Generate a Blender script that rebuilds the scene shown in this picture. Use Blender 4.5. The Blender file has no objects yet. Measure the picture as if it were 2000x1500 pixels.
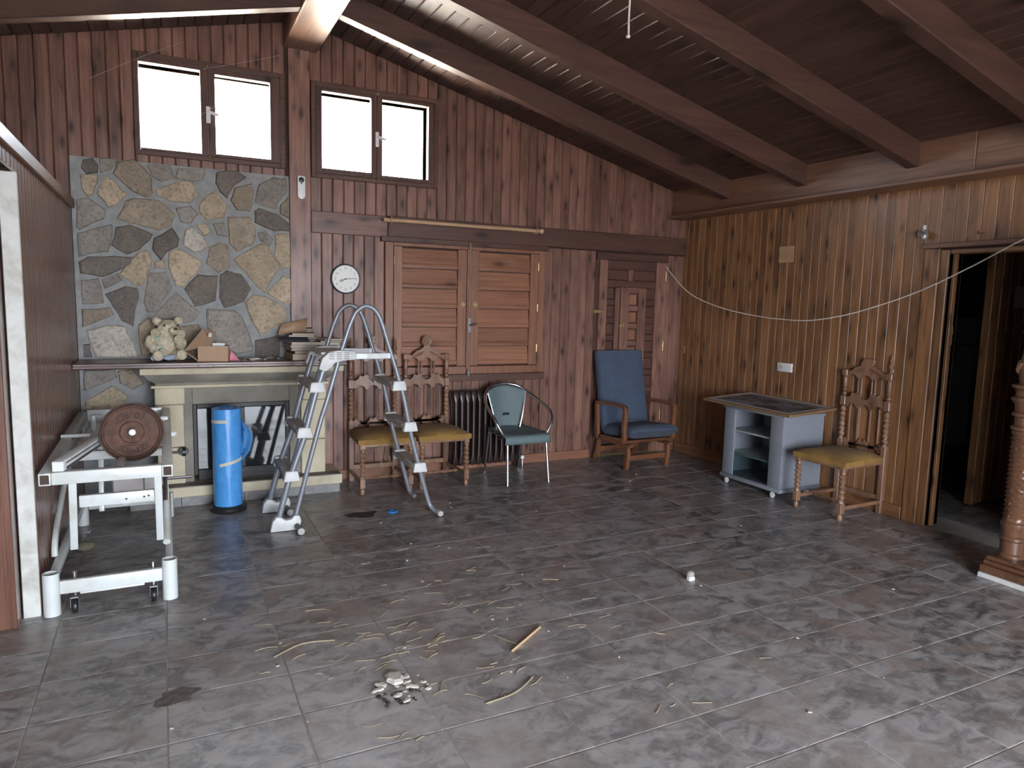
import bpy, bmesh, math, random
from mathutils import Vector, Matrix, noise
rng = random.Random(7)
scene = bpy.context.scene
COL = scene.collection
R = math.radians

# ------------------------------------------------------------------ camera
cam_d = bpy.data.cameras.new('camera'); cam = bpy.data.objects.new('camera', cam_d); COL.objects.link(cam)
cam_d.sensor_width = 36.0; cam_d.lens = 1370 / 2000 * 36.0; cam_d.clip_start = 0.05
_r = Vector((0.89690616, -0.44155059, 0.0243397)); _d = Vector((-0.02977562, -0.11521374, -0.99289436)); _f = Vector((0.44121736, 0.88980833, -0.11648336))
m = Matrix.Identity(4)
for i in range(3): m[i][0] = _r[i]; m[i][1] = -_d[i]; m[i][2] = -_f[i]
m[0][3], m[1][3], m[2][3] = -4.9296, -5.9375, 1.55
cam.matrix_world = m
scene.camera = cam

# ------------------------------------------------------------------ daylight
world = bpy.data.worlds.new('sky'); scene.world = world; world.use_nodes = True
wn = world.node_tree.nodes; bg = wn['Background']
bg.inputs['Color'].default_value = (0.86, 0.93, 1.03, 1); bg.inputs['Strength'].default_value = 7.0
sun_d = bpy.data.lights.new('sun', 'SUN'); sun_d.energy = 85.0; sun_d.angle = R(0.6); sun_d.color = (1, 0.95, 0.88)
sun = bpy.data.objects.new('sun', sun_d); COL.objects.link(sun); sun.location = (-6, 6, 9)
sun.rotation_euler = Vector((0.62, -0.10, -0.78)).to_track_quat('-Z', 'Y').to_euler()

def portal(name, loc, sx, sy, direction):
    d = bpy.data.lights.new(name, 'AREA'); d.shape = 'RECTANGLE'; d.size = sx; d.size_y = sy; d.cycles.is_portal = True
    o = bpy.data.objects.new(name, d); COL.objects.link(o); o.location = loc
    o.rotation_euler = Vector(direction).to_track_quat('-Z', 'Y').to_euler()
portal('window_portal', (-4.56, 0.14, 2.9), 1.0, 0.7, (0, -1, 0))
portal('window_portal', (-3.30, 0.14, 2.88), 1.0, 0.7, (0, -1, 0))
portal('terrace_portal', (-3.6, -8.5, 1.1), 3.4, 2.2, (0, 1, 0))

scene.view_settings.view_transform = 'Standard'; scene.view_settings.look = 'None'
scene.view_settings.gamma = 1.0; scene.view_settings.use_curve_mapping = False
scene.view_settings.exposure = 2.1

# ------------------------------------------------------------------ mesh helpers
class MB:
    def __init__(s): s.v = []; s.f = []
    def add(s, vs, fs):
        b = len(s.v); s.v += [tuple(p) for p in vs]; s.f += [tuple(i + b for i in f) for f in fs]; return s
    def box(s, a, b):
        x0, y0, z0 = a; x1, y1, z1 = b
        return s.add([(x0,y0,z0),(x1,y0,z0),(x1,y1,z0),(x0,y1,z0),(x0,y0,z1),(x1,y0,z1),(x1,y1,z1),(x0,y1,z1)],
                     [(0,3,2,1),(4,5,6,7),(0,1,5,4),(1,2,6,5),(2,3,7,6),(3,0,4,7)])
    def cbox(s, c, d): return s.box([c[i]-d[i]/2 for i in range(3)], [c[i]+d[i]/2 for i in range(3)])
    def hexa(s, pts): return s.add(pts, [(0,3,2,1),(4,5,6,7),(0,1,5,4),(1,2,6,5),(2,3,7,6),(3,0,4,7)])
    def rbox(s, c, d, mat):
        t = MB().cbox((0,0,0), d); return s.add([Vector(c) + mat @ Vector(p) for p in t.v], t.f)
    def bar(s, p, q, w, h, up=(0,0,1)):
        p, q = Vector(p), Vector(q); d = (q-p).normalized(); u = Vector(up)
        if abs(d.dot(u)) > .99: u = Vector((0,1,0))
        a = d.cross(u).normalized(); b = a.cross(d).normalized()
        o = []
        for c in (p, q): o += [c - a*w/2 - b*h/2, c + a*w/2 - b*h/2, c + a*w/2 + b*h/2, c - a*w/2 + b*h/2]
        return s.add(o, [(0,1,2,3),(7,6,5,4),(0,4,5,1),(1,5,6,2),(2,6,7,3),(3,7,4,0)])
    def prism(s, poly, axis, a, b):
        # poly of 2-D points; axis = extrusion axis index; remaining axes in order
        n = len(poly); o = []
        for t in (a, b):
            for (u, w) in poly:
                p = [u, w]; p.insert(axis, t); o.append(p)
        fs = [tuple(range(n))[::-1], tuple(range(n, 2*n))] + [(i, (i+1) % n, (i+1) % n + n, i + n) for i in range(n)]
        return s.add(o, fs)
    def rings(s, rr, cap=True, closed=False):
        n = len(rr[0]); o = [p for r in rr for p in r]; fs = []
        k = len(rr)
        for i in range(k if closed else k-1):
            j = (i+1) % k
            for t in range(n):
                fs.append((i*n+t, i*n+(t+1) % n, j*n+(t+1) % n, j*n+t))
        if cap and not closed: fs += [tuple(range(n))[::-1], tuple(range((k-1)*n, k*n))]
        return s.add(o, fs)
    def tube(s, pts, r, n=8, cap=True, closed=False):
        pts = [Vector(p) for p in pts]; k = len(pts)
        if not isinstance(r, (list, tuple)): r = [r]*k
        def tan(i):
            if closed: return (pts[(i+1) % k] - pts[i-1]).normalized()
            return (pts[min(i+1, k-1)] - pts[max(i-1, 0)]).normalized()
        t0 = tan(0); u = Vector((0,0,1)) if abs(t0.z) < .9 else Vector((1,0,0))
        u = (u - t0*u.dot(t0)).normalized(); rr = []
        for i in range(k):
            t = tan(i); u = (u - t*u.dot(t)).normalized(); w = t.cross(u)
            rr.append([pts[i] + (u*math.cos(2*math.pi*j/n) + w*math.sin(2*math.pi*j/n))*r[i] for j in range(n)])
        return s.rings(rr, cap, closed)
    def lathe(s, prof, c=(0,0,0), n=16, mat=None, cap=True):
        rr = []
        for (r, z) in prof:
            ring = [Vector((r*math.cos(2*math.pi*j/n), r*math.sin(2*math.pi*j/n), z)) for j in range(n)]
            rr.append([Vector(c) + (mat @ p if mat else p) for p in ring])
        return s.rings(rr, cap)
    def twist(s, c, z0, z1, r, turns, lobes=2, amp=.2, n=12, step=.008, mat=None):
        k = max(6, int((z1-z0)/step)); rr = []
        for i in range(k+1):
            z = z0 + (z1-z0)*i/k; ph = turns*2*math.pi*i/k
            e = min(1, min(i, k-i)/3.0)
            ring = []
            for j in range(n):
                th = 2*math.pi*j/n; q = r*(1 + amp*e*math.cos(lobes*(th-ph)) - amp*.4*e)
                p = Vector((q*math.cos(th), q*math.sin(th), z)); ring.append(Vector(c) + (mat @ p if mat else p))
            rr.append(ring)
        return s.rings(rr)
    def ball(s, c, r, nu=12, nv=8, sc=(1,1,1), mat=None, disp=0, freq=20):
        rr = []
        for i in range(1, nv):
            ph = math.pi*i/nv; ring = []
            for j in range(nu):
                th = 2*math.pi*j/nu
                d = Vector((math.sin(ph)*math.cos(th)*sc[0], math.sin(ph)*math.sin(th)*sc[1], -math.cos(ph)*sc[2]))
                q = d*r
                if disp: q = d*(r + disp*noise.noise((Vector(c)+q)*freq))
                ring.append(Vector(c) + (mat @ q if mat else q))
            rr.append(ring)
        return s.rings(rr)
    def mesh(s, name, smooth=True, bevel=0.0, seg=1, ang=.6):
        me = bpy.data.meshes.new(name); me.from_pydata(s.v, [], s.f)
        bm = bmesh.new(); bm.from_mesh(me)
        bmesh.ops.recalc_face_normals(bm, faces=bm.faces)
        if bevel:
            es = [e for e in bm.edges if len(e.link_faces) == 2 and e.calc_face_angle(0) > .6]
            bmesh.ops.bevel(bm, geom=es, offset=bevel, segments=seg, affect='EDGES', profile=.5, clamp_overlap=True)
        if smooth:
            for f in bm.faces: f.smooth = True
            for e in bm.edges: e.smooth = e.calc_face_angle(0) < ang
        bm.to_mesh(me); bm.free(); return me
    def build(s, name, mat, parent=None, loc=None, smooth=True, bevel=0.0, seg=1, color=None, kind=None, ang=.6):
        return obj(name, s.mesh(name, smooth, bevel, seg, ang), mat, parent, loc, color, kind)

def obj(name, me, mat, parent=None, loc=None, color=None, kind=None):
    o = bpy.data.objects.new(name, me); COL.objects.link(o)
    if mat and not me.materials: me.materials.append(mat)
    if parent: o.parent = parent
    if loc: o.location = loc
    if color: o.color = (*color, 1)
    if kind: o['kind'] = kind
    return o
def tag(o, label, cat=None, group=None):
    o['label'] = label
    if cat: o['category'] = cat
    if group: o['group'] = group
    return o
def thing(name, label, cat, loc=(0,0,0), rz=0, group=None):
    o = bpy.data.objects.new(name, None); COL.objects.link(o); o.empty_display_size = .1
    o.location = loc; o.rotation_euler = (0, 0, rz)
    return tag(o, label, cat, group)
def spline(pts, sub=6, closed=False):
    P = [Vector(p) for p in pts]; n = len(P); out = []
    for i in range(n if closed else n-1):
        a = P[i-1] if (closed or i > 0) else P[0]; b = P[i]; c = P[(i+1) % n]; d = P[(i+2) % n] if closed else P[min(i+2, n-1)]
        for k in range(sub):
            t = k/sub
            out.append(.5*((2*b) + (c-a)*t + (2*a-5*b+4*c-d)*t*t + (3*b-a-3*c+d)*t**3))
    if not closed: out.append(P[-1])
    return out
def text_mesh(body, size, depth=0.0):
    cu = bpy.data.curves.new('txt', 'FONT'); cu.body = body; cu.size = size; cu.extrude = depth; cu.resolution_u = 3
    cu.align_x = 'CENTER'; cu.align_y = 'CENTER'
    o = bpy.data.objects.new('txt', cu); COL.objects.link(o)
    dg = bpy.context.evaluated_depsgraph_get(); dg.update()
    me = bpy.data.meshes.new_from_object(o.evaluated_get(dg))
    vs = [v.co.copy() for v in me.vertices]; fs = [tuple(p.vertices) for p in me.polygons]
    bpy.data.objects.remove(o); bpy.data.meshes.remove(me); bpy.data.curves.remove(cu)
    return vs, fs

# ------------------------------------------------------------------ materials
class NT:
    def __init__(s, name):
        s.m = bpy.data.materials.new(name); s.m.use_nodes = True; s.t = s.m.node_tree; s.n = s.t.nodes
        s.b = s.n['Principled BSDF']; s.out = s.n['Material Output']
    def new(s, ty, **k):
        n = s.n.new(ty)
        for a, b in k.items(): setattr(n, a, b)
        return n
    def set(s, n, **k):
        for a, b in k.items():
            a = a.replace('_', ' ')
            if hasattr(b, 'is_linked') or isinstance(b, bpy.types.NodeSocket): s.t.links.new(b, n.inputs[a])
            else: n.inputs[a].default_value = b
        return n
    def link(s, a, b): s.t.links.new(a, b)
    def math(s, op, a, b=0.0, clamp=False):
        n = s.new('ShaderNodeMath', operation=op, use_clamp=clamp)
        for i, x in enumerate((a, b)):
            if isinstance(x, bpy.types.NodeSocket): s.link(x, n.inputs[i])
            else: n.inputs[i].default_value = x
        return n.outputs[0]
    def vmath(s, op, a, b):
        n = s.new('ShaderNodeVectorMath', operation=op)
        for i, x in enumerate((a, b)):
            if isinstance(x, bpy.types.NodeSocket): s.link(x, n.inputs[i])
            else: n.inputs[i].default_value = x
        return n.outputs[0]
    def mix(s, fac, a, b, blend='MIX'):
        n = s.new('ShaderNodeMix', data_type='RGBA', blend_type=blend)
        for i, x in ((0, fac), (6, a), (7, b)):
            if isinstance(x, bpy.types.NodeSocket): s.link(x, n.inputs[i])
            else: n.inputs[i].default_value = (*x, 1) if isinstance(x, tuple) and len(x) == 3 else x
        return n.outputs[2]
    def ramp(s, x, lo, hi):
        n = s.new('ShaderNodeMapRange', clamp=True)
        s.link(x, n.inputs[0]); n.inputs[1].default_value = lo; n.inputs[2].default_value = hi
        return n.outputs[0]
    def noise(s, vec, scale, detail=3, rough=.55, dist=0):
        n = s.new('ShaderNodeTexNoise'); s.link(vec, n.inputs['Vector'])
        n.inputs['Scale'].default_value = scale; n.inputs['Detail'].default_value = detail
        n.inputs['Roughness'].default_value = rough; n.inputs['Distortion'].default_value = dist
        return n.outputs[0]
    def coords(s, rnd=True):
        tc = s.new('ShaderNodeTexCoord').outputs['Object']; oi = s.new('ShaderNodeObjectInfo')
        s.rnd = oi.outputs['Random']; s.ocol = oi.outputs['Color']
        if not rnd: return tc
        cb = s.new('ShaderNodeCombineXYZ')
        for i, k in enumerate((31.0, 57.0, 43.0)): s.link(s.math('MULTIPLY', s.rnd, k), cb.inputs[i])
        return s.vmath('ADD', tc, cb.outputs[0])
    def bump(s, h, strength, dist=.01):
        n = s.new('ShaderNodeBump'); n.inputs['Strength'].default_value = strength; n.inputs['Distance'].default_value = dist
        s.link(h, n.inputs['Height']); s.link(n.outputs[0], s.b.inputs['Normal'])

_wood = {}
def wood(key, light, dark, axis=2, knot=.5, rough=.42, coat=0.0, tone=.35, stain=.35, kscale=1.0, spec=.5):
    k = (key, axis)
    if k in _wood: return _wood[k]
    N = NT(key + '_' + 'xyz'[axis] + '_wood'); v = N.coords()
    def sc(a, b):
        t = [a, a, a]; t[axis] = b; return N.vmath('MULTIPLY', v, tuple(t))
    g1 = N.noise(sc(26, 1.1), 1.0, 4, .6, 1.2)
    g2 = N.noise(sc(170, 3.0), 1.0, 2, .5, .2)
    lo = N.noise(sc(5.5, 1.3), 1.0, 3, .6)
    vo = N.new('ShaderNodeTexVoronoi'); N.link(N.vmath('ADD', sc(9*kscale, 3.4*kscale), (3.3, 1.7, 5.1)), vo.inputs['Vector']); vo.inputs['Scale'].default_value = 1.0
    sepc = N.new('ShaderNodeSeparateColor'); N.link(vo.outputs['Color'], sepc.inputs[0])
    keep = N.math('LESS_THAN', sepc.outputs[0], knot)
    core = N.math('MULTIPLY', N.math('SUBTRACT', 1.0, N.ramp(vo.outputs['Distance'], .06, .27)), keep)
    halo = N.math('MULTIPLY', N.math('SUBTRACT', 1.0, N.ramp(vo.outputs['Distance'], .1, .55)), keep)
    col = N.mix(N.ramp(g1, .3, .72), dark, light)
    col = N.mix(N.math('MULTIPLY', N.ramp(g2, .35, .75), .28), col, tuple(c*1.25 for c in light))
    col = N.mix(N.math('MULTIPLY', halo, .45), col, tuple(c*.55 for c in dark))
    col = N.mix(N.math('MULTIPLY', core, .95), col, tuple(c*.22 for c in dark))
    col = N.mix(N.math('MULTIPLY', N.ramp(lo, .5, .72), stain), col, tuple(c*.35 for c in dark))
    tn = N.math('ADD', N.math('MULTIPLY', N.rnd, tone), 1 - tone*.55)
    cc = N.new('ShaderNodeCombineColor')
    for i in range(3): N.link(tn, cc.inputs[i])
    col = N.mix(1.0, col, cc.outputs[0], 'MULTIPLY')
    N.link(col, N.b.inputs['Base Color'])
    N.link(N.math('ADD', N.math('MULTIPLY', g2, .2), rough - .1), N.b.inputs['Roughness'])
    N.b.inputs['Coat Weight'].default_value = coat; N.b.inputs['Coat Roughness'].default_value = .18
    N.b.inputs['Specular IOR Level'].default_value = spec
    N.bump(N.math('SUBTRACT', g2, N.math('MULTIPLY', core, .6)), .18, .004)
    _wood[k] = N.m; return N.m

def plain(name, col, rough=.5, metal=0.0, var=.12, scale=12, dirt=None, dirt_amt=.4, bump=0.0, bscale=60, coat=0.0, use_ocol=False, spec=.5, sheen=0):
    N = NT(name); v = N.coords()
    n1 = N.noise(v, scale, 4, .6)
    base = N.ocol if use_ocol else None
    if base is None:
        c = N.mix(N.ramp(n1, .3, .7), tuple(x*(1-var) for x in col), tuple(min(1, x*(1+var)) for x in col))
    else:
        cc = N.new('ShaderNodeCombineColor'); t = N.math('ADD', N.math('MULTIPLY', n1, var*2), 1-var)
        for i in range(3): N.link(t, cc.inputs[i])
        c = N.mix(1.0, base, cc.outputs[0], 'MULTIPLY')
    if dirt:
        n2 = N.noise(v, scale*.35, 5, .65, .5)
        c = N.mix(N.math('MULTIPLY', N.ramp(n2, .48, .7), dirt_amt), c, dirt)
    N.link(c, N.b.inputs['Base Color'])
    N.b.inputs['Roughness'].default_value = rough; N.b.inputs['Metallic'].default_value = metal
    N.b.inputs['Coat Weight'].default_value = coat; N.b.inputs['Specular IOR Level'].default_value = spec
    if sheen: N.b.inputs['Sheen Weight'].default_value = sheen
    if bump: N.bump(N.noise(v, bscale, 3, .6), bump, .006)
    return N.m

BACK_L, BACK_D = (.31, .157, .112), (.125, .057, .042)
RIGHT_L, RIGHT_D = (.36, .176, .074), (.135, .058, .024)
def w_back(a): return wood('reddish_pine', BACK_L, BACK_D, a, .9, .42, .05, .42, .45, 1.3)
def w_right(a): return wood('amber_pine', RIGHT_L, RIGHT_D, a, .62, .42, .05, .4, .5, 1.3)
def w_left(a): return wood('dark_varnished', (.22, .10, .068), (.10, .044, .03), a, .25, .3, .35, .25, .3)
def w_ceil(a): return wood('ceiling_pine', (.105, .053, .038), (.052, .025, .019), a, .4, .5, 0, .3, .3)
def w_beam(a): return wood('beam_pine', (.26, .135, .08), (.14, .066, .04), a, .25, .45, .05, .2, .3, .6)
def w_raft(a): return wood('rafter_pine', (.118, .056, .040), (.06, .028, .021), a, .25, .5, 0, .2, .3, .6)
def w_dark(a): return wood('dark_lintel', (.13, .058, .04), (.06, .027, .02), a, .2, .5, 0, .2, .3)
def w_shut(a): return wood('shutter_pine', (.33, .15, .085), (.19, .08, .047), a, .2, .42, .05, .3, .2)
def w_chair(a): return wood('carved_walnut', (.30, .165, .10), (.145, .072, .042), a, .1, .35, .15, .15, .3)
def w_cord(a): return wood('shelf_mahogany', (.12, .045, .028), (.06, .022, .015), a, .1, .35, .2, .1, .3)
def w_light(a): return wood('pale_wood', (.55, .36, .22), (.42, .26, .15), a, .1, .5, 0, .1, .1)

def floor_mat():
    N = NT('slate_tile'); v = N.coords()
    tc = N.new('ShaderNodeNewGeometry').outputs['Position']
    a = N.noise(N.vmath('MULTIPLY', v, (1.0, 1.6, 1.0)), 6.0, 6, .68, .9)
    b = N.noise(v, 17.0, 5, .7, .4)
    d = N.noise(v, 3.2, 4, .6, .8)
    f = N.noise(tc, 60.0, 4, .7)
    col = N.mix(N.ramp(a, .43, .59), (.088, .083, .085), (.37, .355, .35))
    col = N.mix(N.math('MULTIPLY', N.ramp(b, .48, .66), .65), col, (.42, .39, .37))
    col = N.mix(N.math('MULTIPLY', N.ramp(d, .5, .62), .6), col, (.25, .185, .15))
    # dust and dried dirt on the floor, plus painted window sheen near the camera
    dn = N.noise(tc, 1.3, 5, .65, .6)
    dn2 = N.noise(tc, 5.0, 5, .7, .8)
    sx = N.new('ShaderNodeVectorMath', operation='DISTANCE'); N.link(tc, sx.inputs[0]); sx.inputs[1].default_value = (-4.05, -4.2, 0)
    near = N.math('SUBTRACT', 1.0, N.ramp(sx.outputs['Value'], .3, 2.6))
    dust_sheen = N.math('ADD', N.math('MULTIPLY', N.ramp(dn, .42, .72), .34), N.math('MULTIPLY', near, .55))
    dust_sheen = N.math('MULTIPLY', dust_sheen, N.math('ADD', N.math('MULTIPLY', N.ramp(dn2, .3, .7), .8), .3), True)
    col = N.mix(dust_sheen, col, (.50, .465, .435))
    col = N.mix(N.math('MULTIPLY', N.ramp(f, .68, .74), .5), col, (.44, .40, .36))
    N.link(col, N.b.inputs['Base Color'])
    r = N.math('ADD', N.math('MULTIPLY', a, .22), .20)
    N.link(N.math('ADD', r, N.math('MULTIPLY', dust_sheen, .14)), N.b.inputs['Roughness'])
    N.bump(N.math('ADD', b, N.math('MULTIPLY', a, .8)), .25, .006)
    return N.m
def stone_mat():
    N = NT('field_stone'); v = N.coords()
    a = N.noise(v, 9, 6, .7, .6); b = N.noise(v, 45, 5, .75, .3); c2 = N.noise(v, 3.5, 3, .6)
    cc = N.new('ShaderNodeCombineColor'); t = N.math('ADD', N.math('MULTIPLY', a, 1.1), .42)
    for i in range(3): N.link(t, cc.inputs[i])
    col = N.mix(1.0, N.ocol, cc.outputs[0], 'MULTIPLY')
    col = N.mix(N.math('MULTIPLY', N.ramp(b, .5, .62), .5), col, (.08, .066, .058))
    e2 = N.noise(v, 70, 4, .7, .3); col = N.mix(N.math('MULTIPLY', N.ramp(e2, .58, .66), .45), col, (.45, .40, .33))
    col = N.mix(N.math('MULTIPLY', N.ramp(c2, .55, .75), .35), col, (.34, .27, .17))
    N.link(col, N.b.inputs['Base Color']); N.b.inputs['Roughness'].default_value = .85
    N.bump(N.math('ADD', b, a), .6, .012); return N.m
def weave_mat(name, col):
    N = NT(name); v = N.coords(False)
    w = N.new('ShaderNodeTexBrick'); N.link(N.vmath('MULTIPLY', v, (1, 1, 1)), w.inputs['Vector'])
    sep = N.new('ShaderNodeSeparateXYZ'); N.link(v, sep.inputs[0])
    def wav(s_, k): return N.math('SINE', N.math('MULTIPLY', s_, k))
    a = N.math('MULTIPLY', wav(sep.outputs[0], 380), wav(N.math('ADD', sep.outputs[1], sep.outputs[2]), 380))
    fac = N.ramp(a, -.6, .6)
    c = N.mix(fac, tuple(x*.55 for x in col), col)
    N.t.nodes.remove(w)
    N.link(c, N.b.inputs['Base Color']); N.b.inputs['Roughness'].default_value = .55; N.bump(fac, .5, .003); return N.m
def glass_mat(name, tint=(1, 1, 1), gl=.1):
    N = NT(name); N.n.remove(N.b)
    t = N.new('ShaderNodeBsdfTransparent'); t.inputs[0].default_value = (*tint, 1)
    g = N.new('ShaderNodeBsdfGlossy'); g.inputs['Roughness'].default_value = .03
    fr = N.new('ShaderNodeLayerWeight'); fr.inputs['Blend'].default_value = .5; fz = N.math('MULTIPLY', N.math('POWER', fr.outputs['Facing'], 5.0), .9)
    mx = N.new('ShaderNodeMixShader'); N.link(N.math('ADD', fz, gl, True), mx.inputs[0])
    N.link(t.outputs[0], mx.inputs[1]); N.link(g.outputs[0], mx.inputs[2]); N.link(mx.outputs[0], N.out.inputs['Surface']); return N.m

MT = dict(
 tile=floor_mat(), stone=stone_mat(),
 grout=plain('tile_grout', (.33, .30, .27), .9, var=.35, scale=3),
 mortar=plain('grey_mortar', (.30, .305, .30), .95, var=.18, scale=14, bump=.5, bscale=90),
 groove=plain('dark_groove', (.05, .022, .014), .8),
 stucco=plain('tan_stucco', (.52, .38, .27), .9, bump=.3),
 front_ground=plain('darkened_ground', (.09, .09, .095), .95, scale=.6),  # grey toned down to keep bounce light off the ceiling
 ground=plain('pale_ground', (.55, .52, .46), .95, scale=.6),
 plaster=plain('dim_plaster', (.42, .38, .34), .9, scale=2),
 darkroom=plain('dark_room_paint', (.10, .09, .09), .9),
 white_paint=plain('chipped_white_paint', (.62, .62, .58), .45, var=.08, scale=20, dirt=(.25, .22, .16), dirt_amt=.5),
 bed=plain('white_enamel', (.66, .69, .68), .32, var=.05, scale=10, dirt=(.40, .36, .22), dirt_amt=.45, coat=.15),
 bed_in=plain('rusty_inside', (.06, .04, .03), .8),
 oldsteel=plain('dull_steel', (.20, .18, .17), .5, .8),
 steel=plain('worn_steel', (.42, .42, .42), .35, 1.0),
 bar=plain('pale_grey_metal', (.46, .49, .54), .4, .2, var=.05),
 alu=plain('brushed_aluminium', (.58, .59, .61), .28, 1.0, var=.05),
 tubegrey=plain('grey_coated_tube', (.24, .255, .285), .33, .25, var=.05),
 plastic=plain('offwhite_plastic', (.60, .60, .59), .45, var=.05, scale=20, dirt=(.42, .40, .37), dirt_amt=.35),
 plasticdirty=plain('greyed_plastic', (.40, .37, .35), .5, var=.1, scale=20, dirt=(.25, .2, .17), dirt_amt=.4),
 white=plain('white_plastic', (.80, .82, .82), .35, var=.03),
 black=plain('black_plastic', (.015, .015, .016), .4),
 iron=plain('black_iron', (.028, .025, .025), .5, .3),
 firegl=plain('fireplace_glass', (.02, .021, .023), .06, 0, coat=.5, spec=.8),
 rust=plain('rusted_iron', (.125, .062, .042), .75, .15, var=.35, scale=30, dirt=(.055, .04, .034), dirt_amt=.55, bump=.35, bscale=160),
 rustd=plain('dark_rust', (.05, .026, .02), .7, .2, var=.3, scale=40),
 cream=plain('cream_sandstone', (.56, .49, .35), .75, var=.08, scale=6, dirt=(.22, .19, .15), dirt_amt=.6, bump=.12),
 creamd=plain('smoked_sandstone', (.22, .20, .165), .8, var=.25, scale=4, dirt=(.38, .34, .27), dirt_amt=.5, bump=.12),
 hearthtile=plain('grey_hearth_tile', (.21, .205, .20), .6, var=.3, scale=12),
 hearthtop=plain('dusty_hearth', (.17, .155, .14), .8, var=.25, scale=7),
 bluefilm=plain('blue_film', (.07, .29, .66), .3, var=.1, scale=25, bump=.12, bscale=25, coat=.2),
 stain=plain('dried_dirt', (.16, .135, .115), .8, var=.4, scale=40),
 tape=plain('yellowed_tape', (.55, .52, .42), .5),
 velvet=plain('mustard_velvet', (.27, .147, .036), .9, var=.18, scale=7, dirt=(.13, .075, .025), dirt_amt=.4, sheen=.04),
 bluefab=plain('blue_fabric', (.060, .082, .128), .9, var=.14, scale=9, bump=.25, bscale=500, sheen=.05),
 wicker=weave_mat('green_wicker', (.165, .225, .235)),
 radi=plain('brown_radiator_enamel', (.05, .03, .026), .35, .2, var=.1),
 cab=plain('grey_laminate', (.225, .24, .275), .42, var=.04),
 cabin=plain('pale_laminate', (.32, .37, .37), .5, var=.05),
 cardboard=plain('cardboard', (.44, .29, .185), .85, var=.06),
 bear=plain('cream_resin', (.56, .49, .35), .7, var=.25, scale=60, dirt=(.2, .155, .1), dirt_amt=.6, bump=.9, bscale=90),
 cloth=plain('pale_blue_resin', (.35, .40, .50), .7, var=.25, scale=50, bump=.5),
 mint=plain('mint_resin', (.36, .47, .40), .7, var=.2, scale=50),
 pink=plain('pink_paper', (.75, .30, .38), .7),
 oc=plain('printed_cover', (1, 1, 1), .5, var=.1, use_ocol=True),
 pages=plain('paper_pages', (.66, .59, .47), .9, var=.12, scale=120),
 straw=plain('dry_straw', (.36, .29, .19), .8, var=.25, scale=30),
 chalk=plain('plaster_chip', (.62, .56, .49), .9, var=.15, scale=40),
 dirt=plain('dark_dirt', (.05, .035, .028), .95, var=.3, scale=60),
 brass=plain('old_brass', (.42, .33, .16), .4, .9, var=.2),
 dial=plain('clock_dial', (.78, .78, .73), .4, var=.02),
 ink=plain('black_ink', (.03, .03, .03), .5),
 cable=plain('white_cable', (.66, .60, .55), .5),
 web=plain('cobweb_thread', (.5, .5, .5), .9),
 sil=plain('silver_lamp', (.62, .64, .64), .3, .8),
 dimgrey=plain('dim_grey_panel', (.42, .43, .45), .8),
 marble=plain('white_marble', (.62, .60, .57), .4, var=.12, scale=15),
 carved=wood('carved_column', (.18, .085, .045), (.085, .038, .021), 2, .05, .33, .2, .05, .35),
 glass=glass_mat('window_glass', (.97, .98, .98), .02), cabglass=glass_mat('cabinet_glass', (.75, .82, .82), .03),
 gilt=plain('gilt_frame', (.20, .12, .06), .5), mat_white=plain('picture_mount', (.66, .66, .64), .6),
)
def roof(x): return 3.68 - (.26*(x+3.9) if x > -3.9 else .235*(-3.9-x))
# ================================================================== the setting
XL, YB, XDR = -8.0, -8.6, 3.0
def struct(name, mb, mat, label=None, **k):
    o = mb.build(name, mat, **k); o['kind'] = 'structure'
    if label: o['label'] = label
    return o
ground = struct('ground', MB().box((-30, .3, -.3), (25, 40, -.12)), MT['ground'], 'pale sunlit ground behind the house')
struct('ground_front', MB().box((-30, -40, -.3), (25, YB-.25, -.12)), MT['front_ground'], 'grey ground in front of the house, darkened to cut bounce light')  # unseen ground, darkened to limit light bounced onto the ceiling
struct('bounce_slab', MB().box((-9, .75, 2.0), (1.5, 6, 2.12)), MT['ground'], 'added pale flat slab outside the back wall bouncing sunlight onto the rafters')  # added unseen slab, sends sunlight up through the high windows to the rafters

# ---- floor: slab plus slate tiles laid as separate pieces
floor = struct('floor', MB().box((XL, YB, -.12), (XDR, .3, -.0015)), MT['grout'], 'dusty grey slate tile floor')
TX, TY = .4516, .3095
def tile_mesh(w, h):
    g = .0026; c = .002
    a, b = w/2-g, h/2-g
    lo = [(-a,-b,-.012),(a,-b,-.012),(a,b,-.012),(-a,b,-.012)]
    mid = [(-a,-b,-.0015),(a,-b,-.0015),(a,b,-.0015),(-a,b,-.0015)]
    top = [(-a+c,-b+c,0),(a-c,-b+c,0),(a-c,b-c,0),(-a+c,b-c,0)]
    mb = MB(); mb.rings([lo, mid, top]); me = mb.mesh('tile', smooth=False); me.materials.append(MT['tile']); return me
tm = tile_mesh(TX, TY)
xs = [-.9 + TX*k for k in range(-12, 2)]      # joints
ys = [-1.54 - TY*k for k in range(-5, 24)]
far = MB()
for i, xj in enumerate(xs):
    for j, yj in enumerate(ys):
        cx, cy = xj + TX/2, yj - TY/2
        if cx > 0.3 or cx < -6.4 or cy > .2: continue
        if cy < -4.75 or cx < -5.9:
            far.add([(v[0]+cx, v[1]+cy, v[2]) for v in [(-TX/2+.0035,-TY/2+.0035,0),(TX/2-.0035,-TY/2+.0035,0),(TX/2-.0035,TY/2-.0035,0),(-TX/2+.0035,TY/2-.0035,0)]], [(0,1,2,3)])
            continue
        o = obj('tile', tm, MT['tile'], floor, (cx, cy, 0)); o.rotation_euler = (rng.uniform(-.0012, .0012), rng.uniform(-.0012, .0012), 0)
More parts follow.
